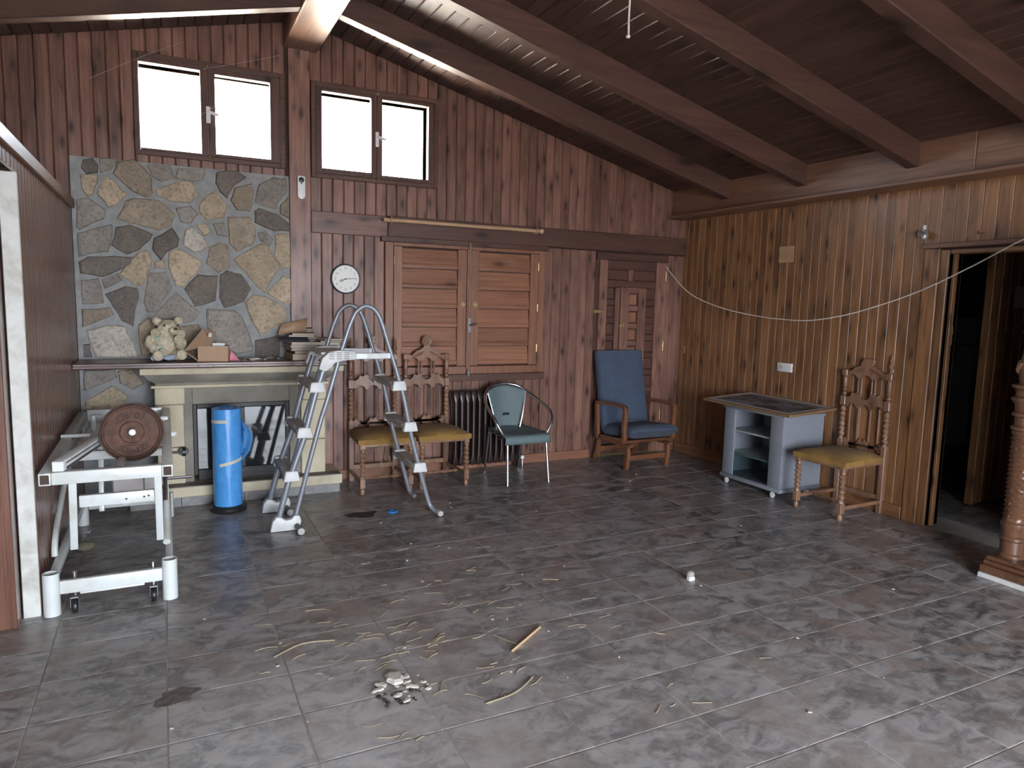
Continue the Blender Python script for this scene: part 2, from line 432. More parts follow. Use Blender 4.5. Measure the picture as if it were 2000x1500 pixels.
for i in range(6):
    for j in range(12):
        cx, cy = .55 + TX*i, -1.1 - TY*j
        far.add([(v[0]+cx, v[1]+cy, 0) for v in [(-TX/2+.0035,-TY/2+.0035),(TX/2-.0035,-TY/2+.0035),(TX/2-.0035,TY/2-.0035),(-TX/2+.0035,TY/2-.0035)]], [(0,1,2,3)])
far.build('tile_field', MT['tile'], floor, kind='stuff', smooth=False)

# ---- plank helper
_pm = {}
def plank(parent, mat, w, L, loc, rz=0, t=.018, c=.007, name='plank', rot=None):
    k = (round(w, 3), round(L, 3), t, c, mat.name)
    if k not in _pm:
        mb = MB(); h = w/2 - .0012
        mb.prism([(-h, 0), (-h, -t+c), (-h+c, -t), (h-c, -t), (h, -t+c), (h, 0)], 2, 0, L)
        me = mb.mesh('plank', smooth=False); me.materials.append(mat); _pm[k] = me
    o = obj(name, _pm[k], mat, parent, loc); o.rotation_euler = rot or (0, 0, rz); return o
def plank_run(parent, mat, p0, p1, w, z0, ztop, fixed, rz, along='x', t=.018, ch=.007):
    n = max(1, round(abs(p1-p0)/w)); ww = (p1-p0)/n
    for i in range(n):
        c = p0 + ww*(i+.5); zt = ztop(c) if callable(ztop) else ztop
        loc = (c, fixed, z0) if along == 'x' else (fixed, c, z0)
        plank(parent, mat, abs(ww), zt - z0, loc, rz, t, ch)

# ---- back wall
W1 = (-5.085, -4.04, 2.545, 3.26); W2 = (-3.84, -2.77, 2.505, 3.25)
def wall_strips(mb, x0, x1, holes, y0, y1):
    bx = sorted({x0, x1, -3.9} | {h[0] for h in holes} | {h[1] for h in holes})
    for a, b in zip(bx, bx[1:]):
        z = -.1
        for h in sorted(holes, key=lambda q: q[2]):
            if h[0] < (a+b)/2 < h[1]: mb.box((a, y0, z), (b, y1, h[2])); z = h[3]
        ra, rb = roof(a)+.03, roof(b)+.03
        mb.hexa([(a,y0,z),(b,y0,z),(b,y1,z),(a,y1,z),(a,y0,ra),(b,y0,rb),(b,y1,rb),(a,y1,ra)])
mb = MB(); wall_strips(mb, XL, .3, [(-5.06, -4.06, 2.57, 3.235), (-3.8, -2.8, 2.53, 3.225)], 0.0, .28)
wall_back = struct('wall_back', mb, MT['groove'], 'reddish knotty pine plank wall with two high windows', smooth=False)
struct('wall_outside', MB().box((XL-.3, .281, -.1), (.3, .30, 2.5)), MT['stucco'], 'tan stucco outer face of the back wall')
PW = .09
rt = lambda x: roof(x) + .02
plank_run(wall_back, w_back(2), XL, -5.5, PW, 0, rt, 0, 0)
plank_run(wall_back, w_back(2), -5.5, W1[0], PW, 2.494, rt, 0, 0)
plank_run(wall_back, w_back(2), W1[0], W1[1], PW, 2.494, W1[2]+.02, 0, 0)
plank_run(wall_back, w_back(2), W1[0], W1[1], PW, W1[3]-.02, rt, 0, 0)
plank_run(wall_back, w_back(2), -3.85, W2[1], PW, 2.24, W2[2]+.02, 0, 0)
plank_run(wall_back, w_back(2), -3.85, W2[1], PW, W2[3]-.02, rt, 0, 0)
plank_run(wall_back, w_back(2), W2[1], .0, PW, 2.24, rt, 0, 0)
plank_run(wall_back, w_back(2), -3.85, -3.235, PW, 0, 2.07, 0, 0)
plank_run(wall_back, w_back(2), -3.235, -1.69, PW, 0, .9, 0, 0)
plank_run(wall_back, w_back(2), -1.69, -1.105, PW, 0, 2.062, -.006, 0)
plank_run(wall_back, w_back(2), -.235, 0.0, PW, 0, 2.062, 0, 0)
# post, header, lintel and skirting
def trim(name, label, mb, mat, **k): o = struct(name, mb, mat, label, **k); return o
t1 = trim('trim_1', 'wide vertical wood post board between the two high windows', MB().box((-4.012, -.035, 1.298), (-3.848, 0, 3.6)), w_back(2), bevel=.004)
MB().box((-4.012, -.034, .0), (-3.848, 0, 1.294)).build('lower_board', w_back(2), t1, bevel=.004)
t2 = trim('trim_2', 'long dark horizontal header beam across the back wall', MB().box((-3.215, -.055, 2.072), (-.003, 0, 2.245)), w_dark(0), bevel=.005)
MB().box((-3.848, -.05, 2.066), (-3.217, 0, 2.24)).build('header_end', w_back(0), t2, bevel=.005)
MB().box((-3.275, -.07, 2.03), (-1.665, -.0, 2.074)).build('lintel_strip', w_dark(0), t2, bevel=.004)
bbk = trim('baseboard_back', 'low pine skirting board along the back wall', MB().box((-1.90, -.034, 0), (-1.11, -.018, .085)), w_shut(0), bevel=.003)
MB().box((-3.68, -.034, 0), (-2.0, -.018, .085)).build('skirting_length', w_shut(0), bbk, bevel=.003)

# ---- the two high windows
def high_window(name, o, panes, label, handle_x):
    x0, x1, z0, z1 = o
    root = struct(name, MB().box((x0, -.04, z0), (x0+.035, .1, z1)).box((x1-.035, -.04, z0), (x1, .1, z1)).box((x0+.035, -.04, z0), (x1-.035, .1, z0+.035)).box((x0+.035, -.04, z1-.035), (x1-.035, .1, z1)), w_dark(0), label, bevel=.003)
    xm = (panes[0][1] + panes[1][0])/2
    for i, p in enumerate(panes):
        a, b = (x0+.037, xm-.001) if i == 0 else (xm+.001, x1-.037)
        s = MB().box((a, -.03, z0+.037), (p[0], .03, z1-.037)).box((p[1], -.03, z0+.037), (b, .03, z1-.037)).box((p[0], -.03, z0+.037), (p[1], .03, p[2])).box((p[0], -.03, p[3]), (p[1], .03, z1-.037)).build('sash', w_dark(2), root, bevel=.003)
        MB().box((p[0], .004, p[2]), (p[1], .008, p[3])).build('pane', MT['glass'], s, smooth=False)
    h = MB().cbox((xm, -.036, (z0+z1)/2-.02), (.03, .012, .12)); h.bar((xm, -.05, (z0+z1)/2), (xm+.07, -.055, (z0+z1)/2-.02), .016, .02)
    h.build('handle', MT['white'], root, bevel=.003)
    for zz in (z0+.03, z1-.03): MB().ball((xm, -.048, zz), .013, 8, 6).build('bolt_knob', MT['brass'], root)
    return root
high_window('window_1', W1, [(-5.046, -4.642, 2.597, 3.195), (-4.542, -4.148, 2.607, 3.182)], 'high bright casement window above the stone chimney breast', 0)
high_window('window_2', W2, [(-3.754, -3.352, 2.585, 3.182), (-3.260, -2.855, 2.575, 3.184)], 'high bright casement window right of the post', 0)
wr = MB()
for (a, b, c, d) in ((-5.06, -4.06, 2.57, 3.235), (-3.8, -2.8, 2.53, 3.225)):
    wr.box((a-.012, .1, c), (a, .3, d)).box((b, .1, c), (b+.012, .3, d)).box((a, .1, c-.012), (b, .32, c)).box((a, .1, d), (b, .3, d+.012))
struct('trim_3', wr, MT['stucco'], 'tan outer reveals of the high windows')

# ---- shuttered window
w3 = struct('window_3', MB().box((-3.235, -.045, .885), (-3.165, .02, 2.03)).box((-1.76, -.045, .885), (-1.69, .02, 2.03)).box((-3.165, -.045, .885), (-1.76, .02, .955)).box((-3.165, -.05, 2.0), (-1.76, .02, 2.03)), w_shut(2), 'closed window with two louvred wooden shutters', bevel=.003)
MB().box((-3.30, -.07, .82), (-1.68, -.0, .885)).build('window_sill', w_dark(0), w3, bevel=.004)
def shutter(x0, x1, hinge_left):
    sw = .085 if hinge_left else .075
    z0, z1 = .96, 1.998
    lf = MB().box((x0, -.052, z0), (x0+.075, -.012, z1)).box((x1-.085, -.052, z0), (x1, -.012, z1)).build('shutter_leaf', w_shut(2), w3, bevel=.003)
    n = 6; hh = (z1-z0-.02)/n
    for i in range(n):
        a = z0+.01+hh*i
        mb = MB(); xa, xb = x0+.077, x1-.087
        pts = [(-.046, a+.002), (-.049, a+.03), (-.043, a+.045), (-.026, a+hh-.004), (-.014, a+hh-.002), (-.014, a+.002)]
        mb.prism(pts, 0, xa, xb); mb.build('slat', w_shut(0), lf, smooth=False)
    hx = x0 + .012 if hinge_left else x1-.012
    for zz in (1.12, 1.5, 1.88): MB().lathe([(.006, -.035), (.006, .035)], (hx-.01 if hinge_left else hx+.01, -.056, zz), 8).build('hinge', MT['brass'], lf)
shutter(-3.163, -2.49, True); shutter(-2.445, -1.762, False)
bl = MB().box((-2.488, -.062, .93), (-2.447, -.02, 2.02)).build('meeting_rail', w_shut(2), w3, bevel=.003)
MB().tube([(-2.468, -.068, .9), (-2.468, -.068, 2.04)], .0055, 8).build('bolt_rod', MT['oldsteel'], bl)
for zz in (.9, 2.03): MB().lathe([(.016, -.03), (.018, 0), (.012, .03)], (-2.468, -.07, zz), 10).build('bolt_keeper', MT['steel'], bl)
mb = MB().cbox((-2.468, -.072, 1.33), (.028, .014, .13)); mb.tube(spline([(-2.468, -.08, 1.33), (-2.45, -.11, 1.33), (-2.41, -.115, 1.345)], 4), [.008]*8+[.012], 8)
mb.build('cremone_handle', MT['alu'], bl)
for xx in (-2.53, -2.41): MB().cbox((xx, -.058, 1.515), (.045, .012, .022)).cbox((xx, -.064, 1.515), (.012, .012, .05)).build('latch', MT['brass'], w3)

# ---- panelled back door
d1 = struct('door_1', MB().box((-1.10, -.012, 0), (-.24, 0, 2.06)), w_dark(2), 'dark panelled wooden door with a small central hatch', smooth=False)
MB().box((-1.105, -.05, 1.985), (-.235, -.012, 2.055)).build('door_head', w_dark(0), d1, bevel=.003)
for (a, b, y) in ((-1.068, -.972, -.04), (-.375, -.252, -.04)): MB().box((a, y, 0.01), (b, -.012, 1.984)).build('stile', w_back(2), d1, bevel=.003)
MB().box((-.97, -.03, 1.90), (-.377, -.012, 1.984)).build('rail', w_dark(0), d1, bevel=.003)
MB().box((-.97, -.036, 1.722), (-.377, -.012, 1.784)).build('rail', w_dark(0), d1, bevel=.003)
MB().box((-.715, -.034, 1.786), (-.655, -.012, 1.898)).build('muntin', w_back(2), d1, bevel=.003)
def panel(x0, x1, z0, z1, y=-.012, par=d1, mat=None):
    g = .012
    mb = MB(); b = [(x0+.003,y,z0+.003),(x1-.003,y,z0+.003),(x1-.003,y,z1-.003),(x0+.003,y,z1-.003)]
    tq = [(x0+g,y-.014,z0+g),(x1-g,y-.014,z0+g),(x1-g,y-.014,z1-g),(x0+g,y-.014,z1-g)]
    mb.rings([b, tq]); mb.build('panel', mat or w_dark(0), par, smooth=False)
for x0, x1 in ((-.97, -.717), (-.653, -.377)): panel(x0, x1, 1.786, 1.898)
for x0, x1 in ((-.97, -.878), (-.498, -.377)):
    z = 1.72
    while z > .2:
        panel(x0, x1, z-.124, z)
        MB().box((x0, -.033, z-.178), (x1, -.012, z-.126)).build('rail', w_dark(0), d1, bevel=.003); z -= .178
hatch = MB().box((-.876, -.045, .3), (-.824, -.012, 1.715)).box((-.815, -.055, .3), (-.770, -.012, 1.725)).box((-.768, -.05, .3), (-.71, -.012, 1.70)).box((-.595, -.05, .3), (-.5, -.012, 1.71)).box((-.82, -.04, 1.69), (-.5, -.012, 1.72)).build('hatch', w_back(2), d1, bevel=.003)
z = 1.66
while z > .4:
    panel(-.708, -.597, z-.12, z, -.02, hatch, w_shut(2)); MB().box((-.708, -.045, z-.172), (-.597, -.014, z-.122)).build('rail', w_back(0), hatch, bevel=.004); z -= .178
MB().box((-.708, -.045, 1.662), (-.597, -.014, 1.70)).build('rail', w_back(0), hatch, bevel=.004)
MB().cbox((-1.07, -.046, 1.475), (.085, .012, .032)).cbox((-1.118, -.03, 1.475), (.012, .02, .04)).build('door_bolt', MT['brass'], d1, bevel=.002)
MB().cbox((-.80, -.06, 1.335), (.06, .012, .02)).cbox((-.785, -.066, 1.345), (.012, .014, .05)).build('hatch_latch', MT['brass'], d1)
for zz in (1.85, 1.13, .4): MB().lathe([(.007, -.05), (.007, .05)], (-.262, -.05, zz), 8).build('hinge', MT['brass'], d1)
MB().box((-1.09, -.02, .0), (-.25, -.008, .02)).build('threshold', MT['brass'], d1)

# ---- right wall with doorway
DY0, DY1, DZ = -2.83, -3.68, 1.985
mb = MB().box((0, DY0, -.05), (.14, .3, 2.8)).box((0, YB, -.05), (.14, DY1, 2.8)).box((0, DY1, DZ), (.14, DY0, 2.8))
wall_right = struct('wall_right', mb, MT['groove'], 'amber knotty pine plank wall with a dark doorway', smooth=False)
plank_run(wall_right, w_right(2), 0.0, -2.66, .084, 0, 2.45, 0, -math.pi/2, 'y', ch=.0035)
plank_run(wall_right, w_right(2), -2.66, -4.6, .092, 2.02, 2.45, 0, -math.pi/2, 'y', ch=.0035)
plank_run(wall_right, w_right(2), DY1, -4.6, .092, 0, 2.02, 0, -math.pi/2, 'y')
trim('baseboard_right', 'low dark skirting board along the right wall', MB().box((-.034, -2.655, 0), (-.018, -.036, .1)), w_right(1), bevel=.003)
d2 = struct('door_2', MB().box((-.03, -2.77, 0), (.0, -2.662, DZ+.01)).box((.0, DY0, 0), (.14, DY0+.012, DZ)), w_right(2), 'brown wooden door casing around the dark doorway', bevel=.004)
MB().box((-.018, -2.83, 0), (.0, -2.772, DZ)).build('casing_bead', w_right(2), d2, bevel=.004)
MB().box((.03, -2.852, 0), (.07, DY0, DZ)).build('door_stop', w_right(2), d2, bevel=.003)
MB().box((-.03, DY1-.1, 0), (.0, DY1, DZ)).build('casing_far_side', w_right(2), d2, bevel=.004)
MB().box((-.05, -3.82, DZ+.012), (.0, -2.645, DZ+.045)).build('head_ledge', w_beam(1), d2, bevel=.004)
MB().box((-.0, DY1, DZ-.03), (.14, DY0, DZ)).build('head_lining', w_right(1), d2, bevel=.003)
for zz in (1.35, 1.42): MB().lathe([(.008, -.03), (.01, -.028), (.01, .028), (.008, .03)], (.075, DY0-.012, zz), 8).build('hinge', MT['brass'], d2)
# dark side room
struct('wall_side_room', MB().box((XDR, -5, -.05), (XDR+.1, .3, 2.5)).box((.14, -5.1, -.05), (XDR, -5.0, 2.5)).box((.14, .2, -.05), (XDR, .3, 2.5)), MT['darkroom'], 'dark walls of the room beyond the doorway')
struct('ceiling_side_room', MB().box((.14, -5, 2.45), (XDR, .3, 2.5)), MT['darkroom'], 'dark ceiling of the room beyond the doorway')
d3 = struct('door_3', MB().box((.84, -2.66, .015), (.88, -2.60, 2.05)).box((1.66, -2.66, .015), (1.70, -2.60, 2.05)), w_right(2), 'dark brown plank door standing open inside the side room', bevel=.003)
for i in range(7): plank(d3, w_right(2), .111, 2.03, (.935+.111*i, -2.62, .015), 0)

# ---- fascia beam and ledge over the right wall
fb = trim('trim_4', 'broad wooden wall beam below the rafters on the right', MB().box((-.19, -3.05, 2.457), (0, 0, 2.78)), w_beam(1), bevel=.005)
MB().box((-.189, YB, 2.457), (0, -3.053, 2.78)).build('beam_length', w_beam(1), fb, bevel=.005)
MB().box((-.265, YB, 2.432), (0, 0, 2.456)).build('ledge_board', w_beam(1), fb, bevel=.003)

# ---- ceiling, ridge beam, rafters
def slope_pt(x, y, dz): return (x, y, roof(x)+dz)
mb = MB()
for a, b in ((XL-.4, -3.9), (-3.9, .5)):
    y0, y1 = YB-.5, .95
    mb.hexa([(a,y0,roof(a)+.022),(b,y0,roof(b)+.022),(b,y1,roof(b)+.022),(a,y1,roof(a)+.022),(a,y0,roof(a)+.14),(b,y0,roof(b)+.14),(b,y1,roof(b)+.14),(a,y1,roof(a)+.14)])
ceiling = struct('ceiling', mb, MT['groove'], 'dark sloping plank ceiling with exposed rafters', smooth=False)
def ceil_planks(x0, x1, w):
    n = round(abs(x1-x0)/w); ww = (x1-x0)/n; sl = math.atan((roof(x1)-roof(x0))/(x1-x0)); wl = abs(ww)/math.cos(sl)
    for i in range(n):
        c = x0 + ww*(i+.5)
        # local z -> world -y, local -y (face) -> down
        M3 = Matrix.Rotation(-sl, 3, 'Y') @ Matrix(((1, 0, 0), (0, 0, -1), (0, 1, 0)))
        plank(ceiling, w_ceil(2), wl, 8.85, (c, .25, roof(c)+.022), 0, t=.02, c=.006, rot=M3.to_euler())
ceil_planks(-3.9, 0.05, .098); ceil_planks(-3.9, XL, .11)
rb = trim('trim_5', 'thick pale ridge beam running toward the camera', MB().box((-4.045, YB, 3.462), (-3.785, .0, 3.75)), w_beam(1), bevel=.008)
JY = [-.735, -1.61, -2.57, -3.5, -4.4, -5.3, -6.2, -7.1, -8.0]
for k, y in enumerate(JY):
    a, b = -3.786, -.188
    mb = MB(); d = .165; w = .1
    mb.hexa([(a,y-w,roof(a)-d),(b,y-w,roof(b)-d),(b,y,roof(b)-d),(a,y,roof(a)-d),(a,y-w,roof(a)+.01),(b,y-w,roof(b)+.01),(b,y,roof(b)+.01),(a,y,roof(a)+.01)])
    o = mb.build('rafter', w_raft(0), ceiling, bevel=.006)
    a, b = XL, -4.044
    mb = MB(); mb.hexa([(a,y-w,roof(a)-d),(b,y-w,roof(b)-d),(b,y,roof(b)-d),(a,y,roof(a)-d),(a,y-w,roof(a)+.01),(b,y-w,roof(b)+.01),(b,y,roof(b)+.01),(a,y,roof(a)+.01)])
    mb.build('rafter', w_raft(0), ceiling, bevel=.006)

# ---- left partition with doorway
PX = -5.5
wall_left = struct('wall_left', MB().box((PX-.07, -2.06, -.05), (PX-.018, 0, 2.13)).box((PX-.07, YB, 2.09), (PX-.018, -2.06, 2.13)), MT['groove'], 'dark varnished plank partition on the left', smooth=False)
n = 24
for i in range(n):
    w = 2.06/n; plank(wall_left, w_left(2), w, 2.13, (PX-.018, -w*(i+.5), 0), math.pi/2)
for i in range(30):
    w = .0858; plank(wall_left, w_left(2), w, .06, (PX-.018, -2.06-w*(i+.5), 2.07), math.pi/2)
MB().box((PX-.085, YB, 2.13), (PX+.022, 0, 2.2)).build('top_rail', w_beam(1), wall_left, bevel=.006)
tj = trim('trim_6', 'chipped white painted door jamb at the end of the left partition', MB().box((PX-.072, -2.085, 0), (PX-.002, -2.061, 2.07)), MT['white_paint'], bevel=.003)
t7 = trim('trim_7', 'brown wooden door post left of the white jamb', MB().box((PX-.16, -2.19, 0), (PX-.078, -2.09, 2.07)), w_left(2), bevel=.004)
MB().box((PX-.25, -2.21, 0), (PX-.162, -2.12, 2.07)).build('post_board', w_back(2), t7, bevel=.004)
trim('baseboard_left', 'thin dark skirting along the left partition', MB().box((PX, -2.05, 0), (PX+.012, -.42, .07)), w_left(1), bevel=.003)

# ---- walls never in view: outer left wall and the wall behind the camera with the open terrace doorway
struct('wall_outer_left', MB().box((XL-.2, YB, -.1), (XL, .3, 3.0)), MT['plaster'], 'plain outer wall left of the partition')
mb = MB(); mb.box((XL, YB-.2, -.1), (-5.3, YB, 3.0)).box((-1.9, YB-.2, -.1), (.14, YB, 3.0)).box((-5.3, YB-.2, 2.25), (-1.9, YB, 3.0))
mb.prism([(XL, 3.0), (.14, 3.0), (-3.9, 3.75)], 1, YB-.2, YB)
struct('wall_front', mb, MT['plaster'], 'wall behind the viewer with a wide terrace doorway')
STONES=[
(0,[-5412,2469,-5355,2490,-5323,2445,-5329,2391,-5394,2375,-5426,2415]),
(1,[-5435,2364,-5386,2369,-5330,2374,-5331,2327,-5365,2236,-5396,2219,-5428,2270]),
(1,[-5269,2367,-5218,2333,-5188,2286,-5149,2255,-5201,2196,-5268,2156,-5331,2234,-5329,2274]),
(2,[-5199,2477,-5101,2503,-5030,2446,-4987,2380,-4985,2280,-5019,2246,-5108,2279,-5186,2351,-5229,2396]),
(3,[-5312,2490,-5207,2496,-5241,2424,-5312,2392]),
(3,[-5011,2477,-4863,2483,-4838,2399,-4923,2366,-4986,2405]),
(3,[-4807,2473,-4625,2487,-4637,2409,-4715,2391,-4824,2401]),
(1,[-4957,2312,-4877,2340,-4810,2382,-4715,2380,-4684,2285,-4738,2229,-4871,2234,-4944,2263]),
(1,[-4666,2225,-4620,2286,-4546,2329,-4478,2229,-4500,2138,-4615,2114,-4667,2162]),
(0,[-4538,2470,-4397,2495,-4337,2453,-4420,2387,-4472,2288,-4521,2331,-4549,2391]),
(2,[-4415,2367,-4297,2409,-4278,2331,-4311,2200,-4403,2204,-4447,2274]),
(3,[-4235,2410,-4130,2473,-4034,2472,-4030,2375,-4101,2282,-4117,2237,-4264,2274]),
(2,[-4080,2267,-4020,2332,-4014,2168,-4081,2196]),
(0,[-4270,2203,-4238,2227,-4102,2189,-4017,2124,-4018,2069,-4136,2061,-4271,2117]),
(3,[-5465,2189,-5392,2205,-5291,2134,-5302,2074,-5452,1985,-5470,2004]),
(2,[-5156,2205,-5110,2227,-4946,2227,-4845,2138,-4876,2049,-4952,2013,-5080,2045,-5214,2081,-5180,2143]),
(3,[-4830,2181,-4729,2204,-4682,2151,-4732,2080,-4799,2085]),
(3,[-5466,1955,-5255,2033,-5251,1979,-5284,1842,-5460,1798]),
(0,[-5225,2015,-5135,2036,-4995,1980,-5024,1927,-5086,1862,-5160,1828,-5256,1888]),
(0,[-4982,1950,-4862,2034,-4817,1955,-4828,1902,-4901,1857,-4940,1798,-4994,1872]),
(4,[-4768,2025,-4719,2054,-4628,1955,-4615,1914,-4660,1875,-4719,1866,-4785,1915]),
(1,[-4694,2069,-4625,2082,-4597,2021,-4642,1991]),
(3,[-4576,2085,-4506,2101,-4478,1996,-4548,2003]),
(2,[-4470,2140,-4312,2152,-4270,2052,-4295,1948,-4410,1888,-4461,1944]),
(3,[-4252,2037,-4199,2052,-4142,1995,-4164,1945,-4232,1979]),
(1,[-4126,2029,-4013,2042,-4010,1781,-4065,1773,-4133,1864]),
(0,[-5462,1756,-5408,1795,-5250,1808,-5129,1806,-5135,1763,-5236,1703,-5326,1659,-5456,1679]),
(1,[-5215,1678,-5087,1842,-5031,1860,-5001,1790,-5067,1612,-5113,1600]),
(1,[-4882,1858,-4805,1877,-4672,1800,-4683,1741,-4793,1605,-4846,1609,-4892,1753]),
(2,[-4605,1909,-4530,1945,-4472,1927,-4463,1767,-4545,1720,-4631,1786]),
(1,[-4431,1822,-4233,1952,-4180,1944,-4149,1863,-4092,1777,-4207,1579,-4269,1627,-4351,1734]),
(1,[-4987,1778,-4921,1792,-4916,1734,-4987,1736]),
(3,[-5458,1624,-5353,1643,-5326,1472,-5456,1461]),
(3,[-5332,1639,-5230,1685,-5204,1638,-5312,1576]),
(0,[-5311,1531,-5186,1588,-5106,1577,-5099,1518,-5141,1305,-5213,1343,-5263,1443]),
(3,[-5027,1693,-4917,1702,-4878,1587,-4989,1411,-5044,1411,-5064,1478]),
(0,[-4786,1584,-4694,1693,-4557,1690,-4577,1504,-4718,1458,-4745,1517]),
(0,[-4533,1699,-4484,1734,-4384,1707,-4317,1604,-4368,1506,-4508,1452,-4542,1532]),
(1,[-4173,1597,-4068,1706,-4006,1678,-4008,1503,-4047,1483,-4184,1566]),
(2,[-5462,1421,-5292,1434,-5266,1384,-5356,1342,-5463,1293]),
(3,[-5000,1375,-4845,1551,-4779,1494,-4686,1413,-4732,1346,-4801,1334,-4944,1349]),
(3,[-4633,1430,-4431,1422,-4381,1368,-4305,1121,-4425,1089,-4607,1195]),
(1,[-4352,1493,-4292,1555,-4186,1535,-4053,1440,-4054,1353,-4244,1233,-4314,1361]),
(4,[-5438,1265,-5313,1304,-5198,1295,-5158,1207,-5121,1076,-5384,1079]),
(1,[-5104,1309,-5038,1361,-4994,1310,-5037,1080,-5091,1086]),
(0,[-4285,1192,-4107,1233,-4109,1063,-4288,1065]),
(0,[-5461,1164,-5424,1168,-5412,1079,-5461,1080]),
(2,[-4975,1280,-4704,1314,-4666,1217,-4710,1076,-4962,1079]),
(1,[-5461,752,-5297,856,-5199,777,-5247,684,-5377,668,-5468,673]),
(2,[-5251,964,-5152,978,-5084,873,-5157,832,-5238,878]),
(3,[-5463,977,-5275,984,-5262,921,-5388,866,-5466,832]),
(3,[-5470,641,-5323,644,-5261,554,-5385,475,-5471,502]),
(2,[-5240,629,-5124,678,-5039,630,-5062,510,-5197,507]),
]
# ================================================================== stone chimney breast
cb = MB().box((-5.497, -.012, 0), (-4.014, 0, 2.494)).build('chimney_breast', MT['mortar'], smooth=False)
tag(cb, 'chimney breast of irregular field stones set in grey mortar', 'stone wall')
SC = [(.17, .145, .125), (.50, .40, .28), (.34, .275, .205), (.32, .285, .25), (.52, .47, .40)]
for k, p in STONES:
    pts = [Vector((p[i]/1000, p[i+1]/1000)) for i in range(0, len(p), 2)]
    c = sum(pts, Vector((0, 0)))/len(pts); n = len(pts); ring = []
    for i in range(n):
        a, b = pts[i], pts[(i+1) % n]; ring.append(a); e = b-a; ring.append((a+b)/2 + Vector((e.y, -e.x))*rng.uniform(-.05, .05))
    t = rng.uniform(.012, .026)
    def rg(s, y): return [((c.x + (q.x-c.x)*s) - c.x, y + rng.uniform(-.002, .002), (c.y + (q.y-c.y)*s) - c.y) for q in ring]
    mb = MB(); rr = [rg(1.05, .0), rg(1.03, -t*.6), rg(.95, -t), rg(.5, -t*1.12)]; mb.rings(rr)
    j = rng.uniform(.85, 1.15); col = tuple(x*j for x in SC[k])
    mb.build('stone', MT['stone'], cb, (c.x, -.012, c.y), color=col, ang=.5)

# ================================================================== fireplace
fp = thing('fireplace', 'cream sandstone fireplace with a black glass insert', 'fireplace', (-4.41, -.2, 0))
def L(mb):      # world -> fireplace local
    mb.v = [(x+4.41, y+.2, z) for x, y, z in mb.v]; return mb
L(MB().box((-5.2, -.415, .072), (-3.69, -.013, .146))).build('hearth_slab', MT['cream'], fp, bevel=.004)
L(MB().box((-5.19, -.405, .146), (-3.70, -.30, .149))).build('hearth_dust', MT['hearthtop'], fp)
for a, b in ((-5.19, -4.86), (-4.857, -4.43), (-4.427, -3.985), (-3.982, -3.705)):
    L(MB().box((a, -.40, 0), (b, -.013, .071))).build('hearth_tile', MT['hearthtile'], fp, bevel=.002)
for x0, x1 in ((-5.005, -4.825), (-3.985, -3.80)):
    pr = L(MB().box((x0, -.30, .149), (x1, -.013, .42))).build('pier', MT['cream'], fp, bevel=.004)
    L(MB().box((x0, -.30, .424), (x1, -.013, .74))).build('pier_block', MT['cream'], pr, bevel=.004)
    L(MB().box((x0-.008, -.312, .744), (x1+.008, -.013, .865))).build('capital', MT['cream'], pr, bevel=.005)
L(MB().box((-4.824, -.27, .149), (-4.765, -.013, .864))).build('inner_jamb', MT['creamd'], fp, bevel=.003)
L(MB().box((-4.07, -.27, .149), (-3.986, -.013, .864))).build('inner_jamb', MT['creamd'], fp, bevel=.003)
L(MB().box((-4.764, -.27, .735), (-4.071, -.013, .864))).build('inner_lintel', MT['creamd'], fp, bevel=.003)
L(MB().box((-5.035, -.325, .866), (-3.775, -.013, .886))).build('frieze_ledge', MT['cream'], fp, bevel=.003)
prof = [(-.013, .887), (-.315, .887), (-.318, .90), (-.335, .915), (-.365, .935), (-.385, .96), (-.392, .972), (-.013, .972)]
mb = MB()
ends = []
for xx, s in ((-5.005, -1), (-3.80, 1)):
    ends.append([(xx + s*max(0, (-y - .315))*.95, y, z) for y, z in prof])
mb.rings(ends); L(mb).build('cornice', MT['creamd'], fp)
L(MB().box((-5.10, -.405, .973), (-3.672, -.013, 1.018))).build('cornice_slab', MT['cream'], fp, bevel=.004)
ins = L(MB().box((-4.764, -.262, .19), (-4.735, -.05, .734)).box((-4.1, -.262, .19), (-4.071, -.05, .734)).box((-4.735, -.262, .70), (-4.1, -.05, .734)).box((-4.735, -.262, .149), (-4.1, -.05, .235)).box((-4.735, -.06, .19), (-4.1, -.05, .70))).build('insert_frame', MT['iron'], fp, bevel=.004)
L(MB().box((-4.734, -.255, .236), (-4.101, -.247, .699))).build('glass_door', MT['firegl'], ins, bevel=.002)
L(MB().box((-4.44, -.268, .236), (-4.40, -.256, .699))).build('door_divider', MT['iron'], ins, bevel=.003)
gr = MB()
for i in range(14): gr.cbox((-4.66+.04*i, -.2635, .205), (.026, .004, .012))
L(gr).build('vent_slots', MT['black'], ins)
L(MB().lathe([(.012, 0), (.012, .03), (.03, .035), (.034, .05), (.03, .062)], (-4.835, -.30, .40), 12, Matrix.Rotation(math.pi/2, 3, 'X'))).build('damper_knob', MT['black'], fp)

ms = MB().box((-5.498, -.43, 1.02), (-3.655, -.04, 1.062)).build('mantel_shelf', w_cord(0), bevel=.005)
tag(ms, 'long dark wooden mantel shelf above the fireplace', 'shelf')
MB().box((-5.498, -.437, 1.026), (-3.65, -.4301, 1.044)).build('edge_moulding', w_cord(0), ms, bevel=.003)
for xx in (-4.72, -4.62, -4.1): MB().ball((xx, -.437, 1.035), .006, 6, 5).build('nail_head', MT['brass'], ms)
MZ = 1.0625

